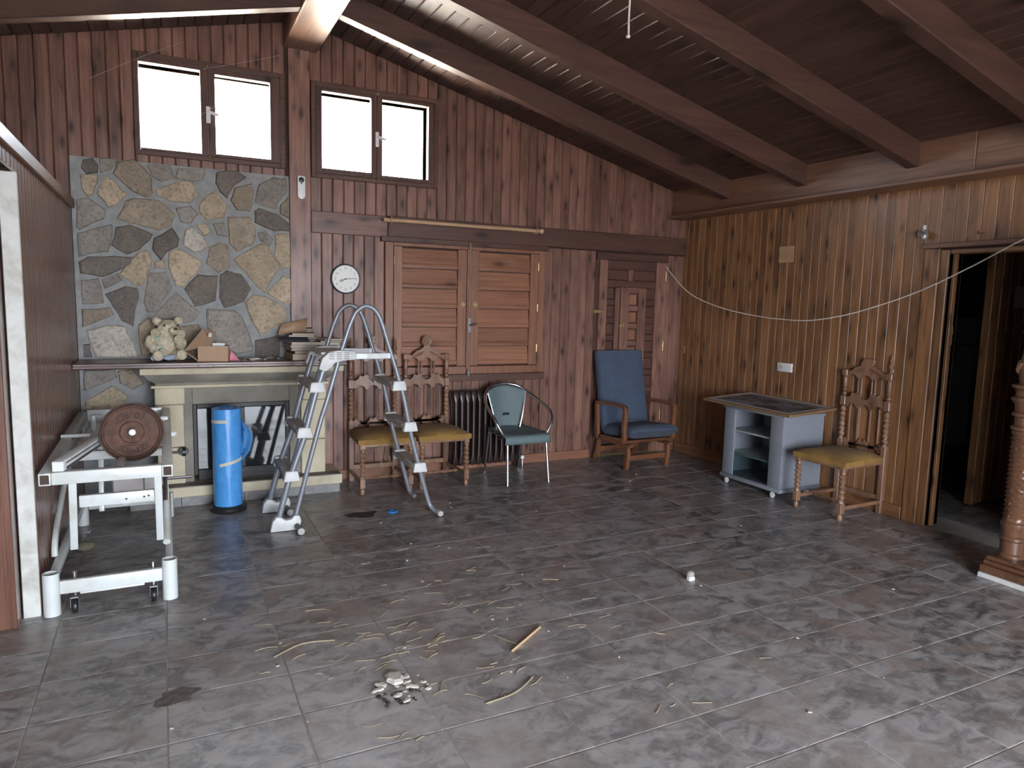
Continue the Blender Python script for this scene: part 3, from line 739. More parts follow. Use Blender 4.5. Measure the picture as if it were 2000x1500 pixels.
# ---- teddy bear ornament
bear = thing('bear_ornament', 'cream carved teddy bear ornament covered in roses on the mantel', 'ornament', (-4.935, -.225, MZ+.004), R(12))
b = MB(); b.ball((0, 0, .115), .085, 18, 14, (1, .85, 1.05), None, .018, 30); b.build('body', MT['bear'], bear)
b = MB(); b.ball((.02, -.015, .23), .068, 18, 14, (1.1, .95, .95), None, .014, 34); hd = b.build('head', MT['bear'], bear)
for sx in (-.05, .095): MB().ball((sx, .0, .282), .03, 12, 8, (1, .7, 1), None, .008, 50).build('ear', MT['bear'], hd)
b = MB(); b.ball((.045, -.078, .215), .036, 14, 10, (1.05, .9, .85), None, .006, 60); b.build('muzzle', MT['bear'], hd)
MB().ball((.05, -.111, .228), .011, 8, 6, (1.3, .8, .8)).build('nose', MT['black'], hd)
for sx in (-.015, .075): MB().ball((sx, -.075, .252), .008, 8, 6).build('eye', MT['black'], hd)
for pts in ([(-.075, -.02, .155), (-.11, -.04, .12), (-.075, -.075, .09)], [(.085, -.02, .155), (.105, -.06, .12), (.07, -.09, .095)]):
    MB().tube(spline(pts, 4), [.034, .034, .034, .033, .032, .031, .03, .03, .02], 10).build('arm', MT['bear'], bear)
for sx in (-.06, .07):
    MB().tube([(sx*.8, -.03, .04), (sx, -.08, .036), (sx*1.15, -.115, .036)], [.04, .038, .03], 10).build('leg', MT['bear'], bear)
    b = MB(); b.ball((sx*1.2, -.125, .042), .036, 12, 8, (1, .5, 1.1), None, .006, 60); b.build('foot', MT['bear'], bear)
for (x, y, z, r) in ((-.1, -.05, .15, .028), (.075, -.085, .15, .026), (-.085, -.07, .085, .026), (-.03, -.09, .06, .024), (.1, -.05, .19, .024), (-.07, -.05, .2, .024)):
    b = MB(); m3 = Matrix.Rotation(math.pi/2, 3, 'X')
    for i in range(3): b.tube([Vector((x, y - .006*i, z)) + m3 @ Vector((math.cos(t*.7)*r*(1-.28*i), math.sin(t*.7)*r*(1-.28*i), 0)) for t in range(9)], .008, 6, False, True)
    b.ball((x, y-.016, z), .009, 8, 6); b.build('rose', MT['bear'], bear)
b = MB(); b.ball((-.055, -.07, .028), .045, 14, 10, (1.2, .8, .6), None, .02, 40); b.ball((.01, -.1, .024), .036, 12, 8, (1.2, .7, .6), None, .015, 50); b.build('blue_cloth', MT['cloth'], bear)
for x, z in ((-.05, .1), (.1, .08), (-.06, .16)): MB().ball((x, -.085, z), .016, 8, 6, (1.5, .5, .8)).build('leaf', MT['mint'], bear)

# ---- cardboard box with what is in it
bx = thing('cardboard_box', 'open brown cardboard box with a raised flap on the mantel', 'box', (-4.612, -.30, MZ), R(-6))
w, d, h, t = .205, .16, .112, .004
MB().box((-w/2, -d/2, 0), (w/2, d/2, t)).build('base', MT['cardboard'], bx)
MB().box((-w/2, -d/2, t), (w/2, -d/2+t, h)).build('front_side', MT['cardboard'], bx)
MB().box((-w/2, d/2-t, t), (w/2, d/2, h)).build('rear_side', MT['cardboard'], bx)
MB().box((w/2-t, -d/2+t, t), (w/2, d/2-t, h)).build('end_side', MT['cardboard'], bx)
MB().add([(-w/2-.09, -d/2+.0, .075), (-w/2-.088, -d/2+.004, .08), (-w/2+.035, d/2-.02, .235), (-w/2+.031, d/2-.024, .235), (w/2-.11, -d/2-.002, .118), (w/2-.108, -d/2+.004, .12), (w/2-.09, d/2-.02, .20), (w/2-.094, d/2-.024, .20)],
   [(0,3,7,6,4),(1,5,6,7,2),(0,4,5,1),(4,6,7,5),(3,2,7,6),(0,1,2,3)]).build('raised_flap', MT['cardboard'], bx, smooth=False)
MB().add([(-w/2-.09, -d/2, .075), (-w/2, -d/2, .0), (-w/2, d/2, .0), (-w/2-.09, d/2, .075), (-w/2-.087, -d/2, .078), (-w/2+.004, -d/2, .004), (-w/2+.004, d/2, .004), (-w/2-.087, d/2, .078)],
   [(0,1,2,3),(7,6,5,4),(0,4,5,1),(1,5,6,2),(2,6,7,3),(3,7,4,0)]).build('side_flap', MT['cardboard'], bx, smooth=False)
MB().rbox((-.018, -.058, .192), (.022, .001, .035), Matrix.Rotation(R(-40), 3, 'X')).build('paper_sticker', MT['white'], bx)
tag(MB().rbox((-4.575, -.29, MZ+.092), (.085, .03, .075), Matrix.Rotation(R(-8), 3, 'Z')).build('small_carton', MT['white'], bevel=.002), 'small white carton inside the cardboard box', 'carton')
mb = MB(); pts = [(-4.503, -.30, MZ), (-4.435, -.335, MZ), (-4.45, -.27, MZ), (-4.50, -.26, MZ+.10), (-4.49, -.30, MZ+.07), (-4.47, -.28, MZ+.045)]
mb.add(pts, [(0,1,2),(0,4,5,1),(0,3,4),(3,5,4),(3,2,1,5),(0,2,3)])
tag(mb.build('pink_paper', MT['pink'], smooth=False), 'crumpled pink paper right of the cardboard box', 'paper')
for i in range(9):
    x = -4.40 + .032*i + rng.uniform(-.01, .01); y = rng.uniform(-.36, -.15); r = rng.uniform(.008, .02)
    tag(MB().ball((x, y, MZ + r*.32), r, 7, 5, (1.3, 1, .35), Matrix.Rotation(rng.uniform(0, 3), 3, 'Z'), .004, 90).build('plaster_flake', MT['chalk'], smooth=False), 'small pale plaster flake lying on the mantel shelf', 'debris', 'plaster flakes on the mantel')
tag(MB().rbox((-4.33, -.27, MZ+.007), (.075, .03, .012), Matrix.Rotation(R(10), 3, 'Z')).build('mortar_strip', MT['chalk'], bevel=.002), 'flat whitish strip lying on the mantel shelf', 'debris')

# ---- books
def book(cx, cy, z, w, d, h, rz, cover, label, spine_side=-1):
    o = thing('book', label, 'book', (cx, cy, z), rz, 'books on the mantel')
    c = .0022
    MB().box((-w/2, -d/2, 0), (w/2, d/2, c)).box((-w/2, -d/2, h-c), (w/2, d/2, h)).box((-w/2 if spine_side < 0 else w/2-c, -d/2, c), (-w/2+c if spine_side < 0 else w/2, d/2, h-c)).build('cover', MT['oc'], o, color=cover, smooth=False)
    MB().box((-w/2+c, -d/2+.004, c), (w/2-.004, d/2-.004, h-c)).build('pages', MT['pages'], o, smooth=False)
z = MZ
BK = [(-3.965, -.24, .20, .27, .047, 3, (.40, .24, .11), 'thick tan book at the bottom of the left stack'),
 (-3.955, -.235, .19, .26, .022, 4, (.03, .035, .04), 'black book with white page edges above the tan book'),
 (-3.965, -.23, .205, .26, .014, 2, (.50, .42, .30), 'thin cream book just above the black book in the left stack'),
 (-3.975, -.24, .205, .26, .013, 6, (.30, .22, .15), 'thin brown paperback low in the left stack'),
 (-3.970, -.235, .20, .26, .013, 0, (.55, .45, .40), 'thin pale pink paperback in the middle of the left stack'),
 (-3.975, -.23, .205, .26, .012, 5, (.20, .16, .13), 'thin dark brown paperback in the middle of the left stack'),
 (-3.968, -.24, .20, .26, .014, 3, (.58, .50, .38), 'thin ivory paperback under the black books'),
 (-3.99, -.225, .19, .24, .018, 62, (.03, .03, .035), 'black book slanting near the top of the left stack'),
 (-3.985, -.225, .18, .23, .018, 56, (.02, .022, .03), 'second slanting black book near the top of the left stack'),
 (-3.955, -.20, .19, .22, .014, -12, (.10, .09, .09), 'dark grey book second from the top of the left stack'),
 (-3.945, -.19, .17, .21, .012, -8, (.42, .28, .15), 'small tan booklet on top of the left stack')]
for (x, y, w, d, h, a, c, l) in BK: book(x, y, z, w, d, h, R(a), c, l); z += h + .0004
z = MZ
BK = [(-3.765, -.22, .17, .24, .06, 2, (.25, .25, .24), 'thick grey book at the bottom of the right stack'),
 (-3.77, -.215, .175, .24, .026, -4, (.30, .31, .22), 'olive book second from the bottom of the right stack'),
 (-3.765, -.22, .17, .24, .024, 5, (.04, .04, .04), 'black book in the middle of the right stack'),
 (-3.76, -.21, .18, .23, .022, -8, (.60, .58, .50), 'white book near the top of the right stack'),
 (-3.765, -.21, .19, .22, .012, 10, (.07, .06, .055), 'thin dark booklet on the right stack'),
 (-3.745, -.205, .17, .2, .014, 16, (.52, .44, .34), 'beige booklet on top of the right stack')]
for (x, y, w, d, h, a, c, l) in BK: book(x, y, z, w, d, h, R(a), c, l); z += h + .0004
pb = MB().add([(-4.125, -.085, 1.24), (-3.90, -.06, 1.28), (-3.885, -.04, 1.375), (-4.095, -.06, 1.325)], [(0, 1, 2, 3)])
me = pb.mesh('panel_board'); bmx = bmesh.new(); bmx.from_mesh(me); bmesh.ops.solidify(bmx, geom=bmx.faces[:], thickness=.012); bmx.to_mesh(me); bmx.free()
tag(obj('panel_board', me, w_light(0)), 'thin pale wooden board leaning behind the books', 'board')
# ================================================================== metal bed frame
bd = thing('bed_frame', 'white metal adjustable bed frame without mattress beside the left partition', 'bed frame', (-5.2, -1.15, 0))
def B(mb): mb.v = [(x+5.2, y+1.15, z) for x, y, z in mb.v]; return mb
def tubebar(p, q, w=.045, h=.045, name='rail', par=bd, hollow=False):
    o = B(MB().bar(p, q, w, h)).build(name, MT['bed'], par, bevel=.004, seg=2)
    return o
bx0, bx1, yn, yf = -5.455, -4.94, -2.09, -.37
# upper frame
for xx in (bx0, bx1):
    o = tubebar((xx, yn-.03, .672), (xx, yf, .70), .05, .06, 'side_rail')
    e = .04
    B(MB().box((xx-.018, yn-.0315, .650), (xx+.018, yn-.0305, .694))).build('open_tube_end', MT['bed_in'], o)
tubebar((bx0+.026, yn, .672), (bx1-.026, yn, .672), .05, .06, 'end_rail')
tubebar((bx0+.026, yf+.02, .702), (bx1-.026, yf+.02, .702), .05, .07, 'end_rail')
tubebar((bx0+.026, -1.45, .64), (bx1-.026, -1.45, .64), .04, .05, 'cross_rail')
tubebar((bx0+.026, -1.0, .62), (bx1-.026, -1.0, .62), .04, .04, 'cross_rail')
tubebar((-5.16, yn+.027, .665), (-5.16, -1.475, .645), .035, .035, 'centre_bar')
for xx in (bx0+.06, bx1-.06): tubebar((xx, -1.42, .63), (xx, -.42, .65), .03, .03, 'inner_bar')
# mattress stops and bolts on the rails
for (x, y) in ((-5.36, -.75), (-4.98, -.95)):
    st = tubebar((x, y, .66), (x, y, .76), .03, .03, 'stop_post')
    B(MB().lathe([(.012, 0), (.016, .01), (.012, .035), (.004, .04)], (x+.012, y, .75), 10, Matrix.Rotation(math.pi/2, 3, 'Y'))).build('rubber_cap', MT['white'], st)
tubebar((bx0-.03, -1.25, .72), (bx0+.12, -1.25, .72), .025, .02, 'locking_bar'); tubebar((bx0, -1.25, .70), (bx0, -1.15, .70), .05, .03, 'bracket')
B(MB().lathe([(.007, 0), (.007, .05), (.026, .052), (.026, .07), (.007, .072)], (bx1+.026, -1.55, .645), 12, Matrix.Rotation(math.pi/2, 3, 'Y'))).build('clamp_knob', MT['black'], bd)
B(MB().lathe([(.014, 0), (.016, .02), (.008, .03)], (bx1+.024, -1.2, .69), 10, Matrix.Rotation(math.pi/2, 3, 'Y'))).build('rubber_cap', MT['white'], bd)
# scissor legs
for xx, dx in ((-5.355, -.02), (-4.985, .0)):
    tubebar((xx, -2.03, .645), (xx+dx, -1.90, .26), .035, .035, 'swing_leg')
    tubebar((xx+.03, -.75, .64), (xx+.03, -.9, .16), .03, .03, 'swing_leg')
tubebar((-5.335, -1.98, .52), (-5.003, -1.98, .52), .03, .06, 'leg_crossbar')
B(MB().tube([(-4.955, -1.15, .57), (-4.955, -1.87, .25)], .013, 10)).build('gas_strut', MT['steel'], bd)
B(MB().tube([(-4.955, -1.6, .37), (-4.955, -1.9, .236)], .019, 10)).build('strut_cylinder', MT['bed'], bd)
# base frame
posts = []
for xx in (-5.455, -4.945):
    posts.append(B(MB().lathe([(.036, .002), (.036, .21), (.031, .21), (.031, .19), (.0, .19)], (xx, yn, 0), 20)).build('corner_post', MT['bed'], bd))
    B(MB().lathe([(.033, .002), (.033, .17)], (xx, -.62, 0), 16)).build('corner_post', MT['bed'], bd)
    tubebar((xx, yn+.03, .16), (xx, -.65, .16), .035, .05, 'base_rail')
tubebar((-5.42, yn, .135), (-4.98, yn, .135), .03, .065, 'base_end_rail')
tubebar((-5.34, yn+.01, .092), (-5.06, yn+.01, .092), .02, .012, 'lower_strip')
tubebar((-5.42, -.62, .135), (-4.98, -.62, .135), .03, .06, 'base_end_rail')
B(MB().tube(spline([(-5.475, -1.78, .19), (-5.475, -1.76, .25), (-5.475, -1.62, .33), (-5.475, -1.3, .44), (-5.475, -1.0, .52)], 4), .015, 8)).build('side_hoop', MT['bed'], bd)
for xx in (-5.36, -5.02):
    cs = B(MB().tube([(xx, -2.06, .08), (xx, -2.06, .195)], .011, 10)).build('caster_stem', MT['steel'], bd)
    B(MB().box((xx-.019, -2.115, .03), (xx-.014, -2.04, .085)).box((xx+.014, -2.115, .03), (xx+.019, -2.04, .085)).box((xx-.019, -2.115, .076), (xx+.019, -2.04, .086))).build('caster_fork', MT['steel'], cs, bevel=.002)
    B(MB().lathe([(.008, -.012), (.033, -.011), (.036, -.006), (.036, .006), (.033, .011), (.008, .012)], (xx, -2.10, .037), 18, Matrix.Rotation(math.pi/2, 3, 'Y'))).build('caster_wheel', MT['black'], cs)
# drive motor
mo = B(MB().box((-5.25, -1.06, .27), (-5.08, -.93, .40))).build('motor_box', MT['plasticdirty'], bd, bevel=.006)
B(MB().box((-5.079, -1.05, .28), (-4.98, -.94, .41))).build('motor_head', MT['plasticdirty'], mo, bevel=.012, seg=2)
tubebar((-5.40, -.96, .25), (-4.98, -.96, .27), .03, .05, 'motor_crossbar')
B(MB().tube(spline([(-5.16, -1.0, .28), (-5.16, -1.0, .235), (-5.18, -1.0, .22), (-5.2, -1.0, .222)], 4), .006, 8)).build('release_hook', MT['white'], mo)
B(MB().tube([(-5.05, -.9, .34), (-4.80, -.9, .34)], .01, 8)).build('spindle', MT['steel'], mo)
bt = MB()
for x in (-5.05, -5.03, -5.13, -4.99): bt.ball((x, -2.0, .53 + rng.uniform(-.015, .015)), .005, 6, 5)
B(bt).build('bolt_holes', MT['black'], bd)

# ---- weight plate
rot = Matrix.Rotation(R(4), 3, 'Z') @ Matrix.Rotation(R(90-9), 3, 'X')     # local +z faces the viewer
pl = thing('weight_plate', 'rusty round iron weight plate marked 10-KG propped on the bed frame', 'weight plate', (-5.108, -1.66, .795))
def PX3(mb): mb.v = [tuple(rot @ Vector(p)) for p in mb.v]; return mb
RO = .158
PX3(MB().lathe([(.022, -.014), (.145, -.014), (RO, -.010), (RO, .010), (.152, .016), (.137, .016), (.131, .007), (.062, .006), (.056, .015), (.034, .017), (.022, .012)], (0, 0, 0), 48)).build('disc', MT['rust'], pl)
PX3(MB().tube([(RO*.92*math.cos(t*math.pi/24), RO*.92*math.sin(t*math.pi/24), .016) for t in range(48)], .0045, 6, False, True)).build('rim_bead', MT['rustd'], pl)
def arc_text(body, rad, size, a0, step, up):
    mb = MB(); n = len(body)
    for i, ch in enumerate(body):
        ang = a0 - (i-(n-1)/2)*step*up
        vs, fs = text_mesh(ch, size, .004)
        rz = Matrix.Rotation(ang - math.pi/2 if up > 0 else ang + math.pi/2, 3, 'Z')
        off = Vector((rad*math.cos(ang), rad*math.sin(ang), .0085))
        mb.add([off + rz @ Vector(v) for v in vs], fs)
    return mb
# the plate hangs upside down: the maker's name ends up below the hub, the weight above it
PX3(arc_text('10-KG', .096, .052, math.pi/2, .30, -1)).build('weight_lettering', MT['rustd'], pl, smooth=False)
PX3(arc_text('DOMYOS', .099, .042, -math.pi/2, .25, 1)).build('maker_lettering', MT['rustd'], pl, smooth=False)
PX3(MB().cbox((.005, -.070, .0075), (.095, .004, .004))).build('raised_line', MT['rustd'], pl)
ax = PX3(MB().lathe([(.0125, -.05), (.0125, .045)], (0, 0, 0), 16)).build('axle_stub', MT['black'], pl)
PX3(MB().lathe([(.0165, .045), (.0175, .05), (.0165, .062), (.008, .066)], (0, 0, 0), 18)).build('axle_cap', MT['white'], ax)
# ---- aluminium profile lying across the bed frame
pf = thing('metal_profile', 'long white metal profile with slots lying across the bed frame', 'metal profile', (-5.40, -2.12, .705))
d = Vector((.21, .95, .02)).normalized(); q = d*1.05
MB().bar((0, 0, .026), q + Vector((0, 0, .026)), .05, .05).build('channel', MT['bed'], pf, bevel=.006, seg=2)
sv = Vector((d.y, -d.x, 0))*.026
MB().bar(Vector((0, 0, .012)) + sv + d*.03, q*.9 + sv + Vector((0, 0, .012)), .002, .012).build('slot', MT['steel'], pf)
MB().bar(Vector((0, 0, .036)) + sv + d*.03, q*.9 + sv + Vector((0, 0, .036)), .002, .006).build('slot', MT['steel'], pf)
MB().bar((0, 0, .026), -d*.006 + Vector((0, 0, .026)), .047, .047).build('end_cap', MT['white'], pf, bevel=.006)

# ---- blue film roll on a black stand
st = tag(MB().lathe([(.02, .0), (.118, .0), (.126, .012), (.126, .03), (.115, .045), (.02, .046)], (-4.555, -.60, 0), 32).build('round_base', MT['black']), 'low black round stand under the blue roll', 'stand')
rl = thing('film_roll', 'tall upright roll of blue plastic film before the fireplace', 'roll', (-4.555, -.60, .047))
rr = []
for i in range(15):
    zz = .70*i/14; ring = []
    for j in range(40):
        th = 2*math.pi*j/40; q = .098 + .0022*noise.noise(Vector((math.cos(th)*4, math.sin(th)*4, zz*5))) + .0012*math.sin(th*9+zz*20)
        ring.append((q*math.cos(th), q*math.sin(th), zz))
    rr.append(ring)
MB().rings(rr).build('film', MT['bluefilm'], rl)
sp = MB(); pts = [(r*math.cos(a), r*math.sin(a), .702) for a, r in [(k*.35, .022+.0028*k) for k in range(27)]]
sp.tube(pts, .0022, 5); sp.build('film_layers', plain('deep_blue', (.02, .12, .38), .4), rl)
rr = []
for i in range(9):
    z = .60 - .30*i/8; o_ = .075*math.sin(math.pi*min(1, i/7.0))**1.2 * (1 if i < 8 else 0)
    rr.append([(.093 + o_*k/4, -.02-.012*k + .01*math.sin(k*2+i), z + .02*k/4*(-1 if i > 4 else 1)) for k in range(5)])
vs = [p for r_ in rr for p in r_]; fs = [(i*5+k, i*5+k+1, (i+1)*5+k+1, (i+1)*5+k) for i in range(8) for k in range(4)]
me = MB().add(vs, fs).mesh('loose_edge'); bmx = bmesh.new(); bmx.from_mesh(me); bmesh.ops.solidify(bmx, geom=bmx.faces[:], thickness=.001); bmx.to_mesh(me); bmx.free()
N = NT('thin_blue_film'); N.b.inputs['Base Color'].default_value = (.08, .33, .7, 1); N.b.inputs['Roughness'].default_value = .3; N.b.inputs['Transmission Weight'].default_value = .35; N.b.inputs['Alpha'].default_value = .75
obj('loose_edge', me, N.m, rl)
def tape(a0, a1, z0, z1):
    mb = MB(); n = 12; A = []; 
    for i in range(n+1):
        a = a0 + (a1-a0)*i/n; z = z0 + (z1-z0)*i/n
        A.append([(.1005*math.cos(a), .1005*math.sin(a), z), (.1025*math.cos(a), .1025*math.sin(a), z), (.1025*math.cos(a), .1025*math.sin(a), z+.022), (.1005*math.cos(a), .1005*math.sin(a), z+.022)])
    mb.rings(A); mb.build('tape_strip', MT['tape'], rl)
tape(R(185), R(268), .60, .605); tape(R(235), R(345), .29, .335)

# ================================================================== pool ladder
ld = thing('pool_ladder', 'grey tubular A-frame pool ladder with white plastic steps', 'ladder', (-3.7, -.97, 0))
def LD(mb): mb.v = [(x+3.7, y+.97, z) for x, y, z in mb.v]; return mb
YN, YF = -1.22, -.74
def arch(y, right_end):
    p = [(-4.187, y, .075), (-4.032, y, .665), (-3.966, y, .877), (-3.862, y, 1.23), (-3.805, y, 1.395), (-3.765, y, 1.465), (-3.705, y, 1.497), (-3.645, y, 1.47), (-3.602, y, 1.395), (-3.548, y, 1.228), (-3.444, y, .886), (-3.385, y, .604), (-3.31, y, .315), (-3.25, y, .1)] + right_end
    return LD(MB().tube(spline(p, 5), .0165, 12)).build('arch_tube', MT['tubegrey'], ld)
arch(YN, [(-3.225, YN-.015, .045), (-3.20, YN-.05, .022), (-3.185, YN-.085, .02)])
arch(YF, [(-3.235, YF+.0, .05), (-3.225, YF-.03, .024), (-3.215, YF-.07, .02)])
LD(MB().lathe([(.021, 0), (.022, .05), (.019, .055), (.008, .056)], (-3.19, YN-.055, .022), 14, Matrix.Rotation(math.pi/2, 3, 'X'))).build('rubber_foot', MT['plasticdirty'], ld)
for y in (YN, YF):
    ys = y + (.0 if y == YN else -.03)
    LD(MB().tube([(-3.975, ys, 1.13), (-4.055, ys, .88), (-4.127, ys, .605), (-4.228, ys, .322), (-4.29, ys, .09)], .0205, 12)).build('step_tube', MT['tubegrey'], ld)
    # boot at the bottom
    bt = LD(MB().prism([(-4.35, .004), (-4.335, .075), (-4.31, .105), (-4.28, .10), (-4.25, .075), (-4.215, .08), (-4.195, .105), (-4.16, .10), (-4.15, .06), (-4.16, .02), (-4.19, .004)], 1, ys-.035, ys+.035)).build('base_boot', MT['plastic'], ld, bevel=.008, seg=2)
    LD(MB().tube([(-4.185, ys+.02, .035), (-4.172, ys-.13, .026)], [.017, .021], 12)).build('ground_peg', MT['black'], bt)
    LD(MB().lathe([(.0225, 0), (.0225, .02), (.01, .021)], (-4.172, ys-.13, .026), 12, Matrix.Rotation(math.pi/2, 3, 'X'))).build('peg_cap', MT['plasticdirty'], bt)
def step(xc, z, side):
    s = LD(MB().prism([(xc-.045, z-.02), (xc-.05, z+.012), (xc-.042, z+.022), (xc+.042, z+.022), (xc+.05, z+.012), (xc+.045, z-.02)], 1, YN+.03, YF-.015)).build('step', MT['plasticdirty'], ld, bevel=.003)
    gv = MB()
    for k in range(4): gv.box((xc-.032+.018*k, YN+.05, z+.0222), (xc-.024+.018*k, YF-.04, z+.0245))
    LD(gv).build('tread_ribs', MT['plastic'], s)
    for y, d in ((YN, 1), (YF, -1)):
        LD(MB().hexa([(xc-.055, y-.03, z-.035), (xc+.055, y-.03, z-.035), (xc+.055, y+.032, z-.035), (xc-.055, y+.032, z-.035), (xc-.04, y-.024, z+.035), (xc+.04, y-.024, z+.035), (xc+.04, y+.03, z+.035), (xc-.04, y+.03, z+.035)])).build('step_cap', MT['plastic'], s, bevel=.01, seg=2)
for xc, z in ((-4.037, .955), (-4.121, .655), (-4.207, .367)): step(xc, z, -1)
for xc, z in ((-3.475, .948), (-3.392, .653), (-3.318, .353)): step(xc, z, 1)
# top platform
for y in (YN, YF):
    hb = LD(MB().prism([(-4.03, 1.075), (-4.005, 1.15), (-3.96, 1.19), (-3.90, 1.20), (-3.79, 1.197), (-3.775, 1.175), (-3.78, 1.135), (-3.87, 1.13), (-3.92, 1.115), (-3.95, 1.08), (-3.985, 1.06)], 1, y-.032, y+.032)).build('platform_bracket', MT['plastic'], ld, bevel=.008, seg=2)
    sl = MB()
    for k in range(4):
        for j in range(3): sl.cbox((-3.945+.05*j, y-.0325, 1.145+.013*k), (.034, .002, .004))
    LD(sl).build('bracket_slots', MT['black'], hb)
    LD(MB().box((-3.78, y-.012, 1.138), (-3.535, y+.012, 1.178))).build('spreader_bar', MT['bar'], ld, bevel=.003)
    LD(MB().box((-3.70, y-.0135, 1.142), (-3.56, y-.0122, 1.174))).build('label_strip', MT['plastic'], ld)
pt = LD(MB().box((-4.0, YN+.034, 1.165), (-3.80, YF-.034, 1.185))).build('platform_tread', MT['plastic'], ld, bevel=.004)
# ================================================================== carved chairs
def arc(cx, cz, r, a0, a1, n=8): return [(cx + r*math.cos(R(a0+(a1-a0)*i/n)), cz + r*math.sin(R(a0+(a1-a0)*i/n))) for i in range(n+1)]
def carved_chair(label, loc, rz, finials, disc):
    c = thing('carved_chair', label, 'chair', loc, rz, 'carved wooden chairs with mustard seats')
    W = w_chair(2); hw = .195; yf, yb = -.235, .235
    # front legs
    for sx in (-hw, hw):
        lg = MB().twist((sx, yf, 0), .135, .375, .0215, 3.2, 2, .26).build('leg', W, c)
        MB().lathe([(.012, 0), (.019, .006), (.021, .03), (.017, .045), (.022, .055)], (sx, yf, 0), 12).build('foot', W, lg)
        MB().cbox((sx, yf, .095), (.044, .044, .08)).build('leg_block', W, lg, bevel=.004)
        MB().cbox((sx, yf, .395), (.044, .044, .05)).build('leg_block', W, lg, bevel=.004)
    # rear posts
    for k, sx in enumerate((-.188, .188)):
        p = MB().box((sx-.021, yb-.02, 0), (sx+.021, yb+.02, .50)).build('rear_post', W, c, bevel=.004)
        MB().twist((sx, yb, 0), .515, .785, .02, 3.4, 2, .26).build('twisted_length', W, p)
        for zc, d in ((.505, (.044, .04, .03)), (.83, (.046, .042, .075)), (1.055, (.046, .04, .05))): MB().cbox((sx, yb, zc), d).build('post_block', W, p, bevel=.004)
        MB().lathe([(.018, .868), (.012, .875), (.02, .885), (.02, .895), (.011, .905), (.02, .918), (.02, .926), (.013, .934), (.018, .945), (.018, 1.02), (.013, 1.03)], (sx, yb, 0), 12).build('turned_length', W, p)
        if finials[k]: MB().lathe([(.012, 1.08), (.016, 1.09), (.008, 1.10), (.02, 1.125), (.015, 1.15), (.007, 1.158), (.015, 1.172), (.011, 1.19), (.003, 1.225)], (sx, yb, 0), 12).build('finial', W, p)
    # rails of the back, cut with arches
    xi = .166
    lo = [(-xi, .455)] + arc(-.085, .447, .055, 165, 15, 6) + [(0, .44)] + arc(.085, .447, .055, 165, 15, 6) + [(xi, .455)]
    up = [(xi, .52)] + [(.155, .535), (.135, .52)] + arc(.083, .53, .045, -20, -160, 6) + [(.02, .545), (0, .525), (-.02, .545)] + arc(-.083, .53, .045, -20, -160, 6) + [(-.135, .52), (-.155, .535), (-xi, .52)]
    MB().prism(lo + up, 1, yb-.012, yb+.012).build('lower_rail', W, c, bevel=.002)
    lo = [(-xi, .80)]
    for cx in (-.111, 0, .111): lo += arc(cx, .775, .043, 170, 10, 7)
    lo += [(xi, .80)]
    up = [(xi, .862)] + arc(.163, .905, .045, -100, -180, 4) + arc(.06, .88, .03, 30, 150, 4) + arc(0, .90, .045, -20, -160, 7) + arc(-.06, .88, .03, 30, 150, 4) + arc(-.163, .905, .045, 0, -80, 4) + [(-xi, .862)]
    MB().prism(lo + up, 1, yb-.012, yb+.012).build('middle_rail', W, c, bevel=.002)
    lo = [(-xi, 1.025)]
    for cx in (-.118, 0, .118): lo += arc(cx, 1.005, .042, 160, 20, 7)
    lo += [(xi, 1.025)]
    if disc: tp = [(xi, 1.075), (.13, 1.07), (.10, 1.105), (.06, 1.12), (.032, 1.135), (.026, 1.15)] + arc(0, 1.192, .046, -50, 230, 16) + [(-.026, 1.15), (-.032, 1.135), (-.06, 1.12), (-.10, 1.105), (-.13, 1.07), (-xi, 1.075)]
    else: tp = [(xi, 1.07), (.13, 1.075), (.10, 1.105), (.06, 1.12), (.03, 1.118), (.028, 1.135), (.05, 1.14), (.05, 1.172), (-.035, 1.18), (-.05, 1.145), (-.05, 1.12), (-.10, 1.105), (-.13, 1.075), (-xi, 1.07)]
    cr = MB().prism(lo + tp, 1, yb-.013, yb+.013).build('crest', W, c, bevel=.002)
    cv = MB()
    for s in (-1, 1):
        for k in range(3): cv.tube(spline([(s*(.02+.012*k), yb-.015, 1.10-.012*k), (s*(.06+.012*k), yb-.015, 1.09-.012*k), (s*(.11+.01*k), yb-.015, 1.062-.008*k), (s*.15, yb-.015, 1.05-.006*k)], 4), .0035, 5)
    if disc:
        for rr_ in (.038, .024): cv.tube([(rr_*math.cos(t*.5236), yb-.015, 1.192+rr_*math.sin(t*.5236)) for t in range(12)], .004, 5, False, True)
        for t in range(6): cv.ball((.014*math.cos(t*1.047), yb-.015, 1.192+.014*math.sin(t*1.047)), .006, 6, 5)
    cv.build('carving', W, cr)
    sp = [(.004, 0), (.009, .02), (.009, .035), (.005, .045), (.0085, .30), (.0105, .5), (.0085, .7), (.005, .92), (.009, .945), (.006, 1)]
    for sx in (-.125, -.052, .052, .125):
        MB().lathe([(r, .525 + (.80-.525)*t) for r, t in [(.005, 0), (.009, .05), (.005, .12), (.008, .25), (.0105, .4), (.0075, .6), (.009, .75), (.005, .86), (.009, .93), (.006, 1)]], (sx, yb, 0), 10).build('spindle', W, c)
    for sx in (-.072, -.045, .045, .072):
        MB().lathe([(r, .885 + (1.03-.885)*t) for r, t in [(.006, 0), (.01, .12), (.01, .2), (.005, .28), (.0085, .4), (.0085, .8), (.005, .88), (.008, 1)]], (sx, yb, 0), 10).build('spindle', W, c)
    # stretchers
    for sx in (-hw, hw): MB().box((sx-.012, yf+.02, .08), (sx+.012, yb-.02, .108)).build('stretcher', W, c, bevel=.003)
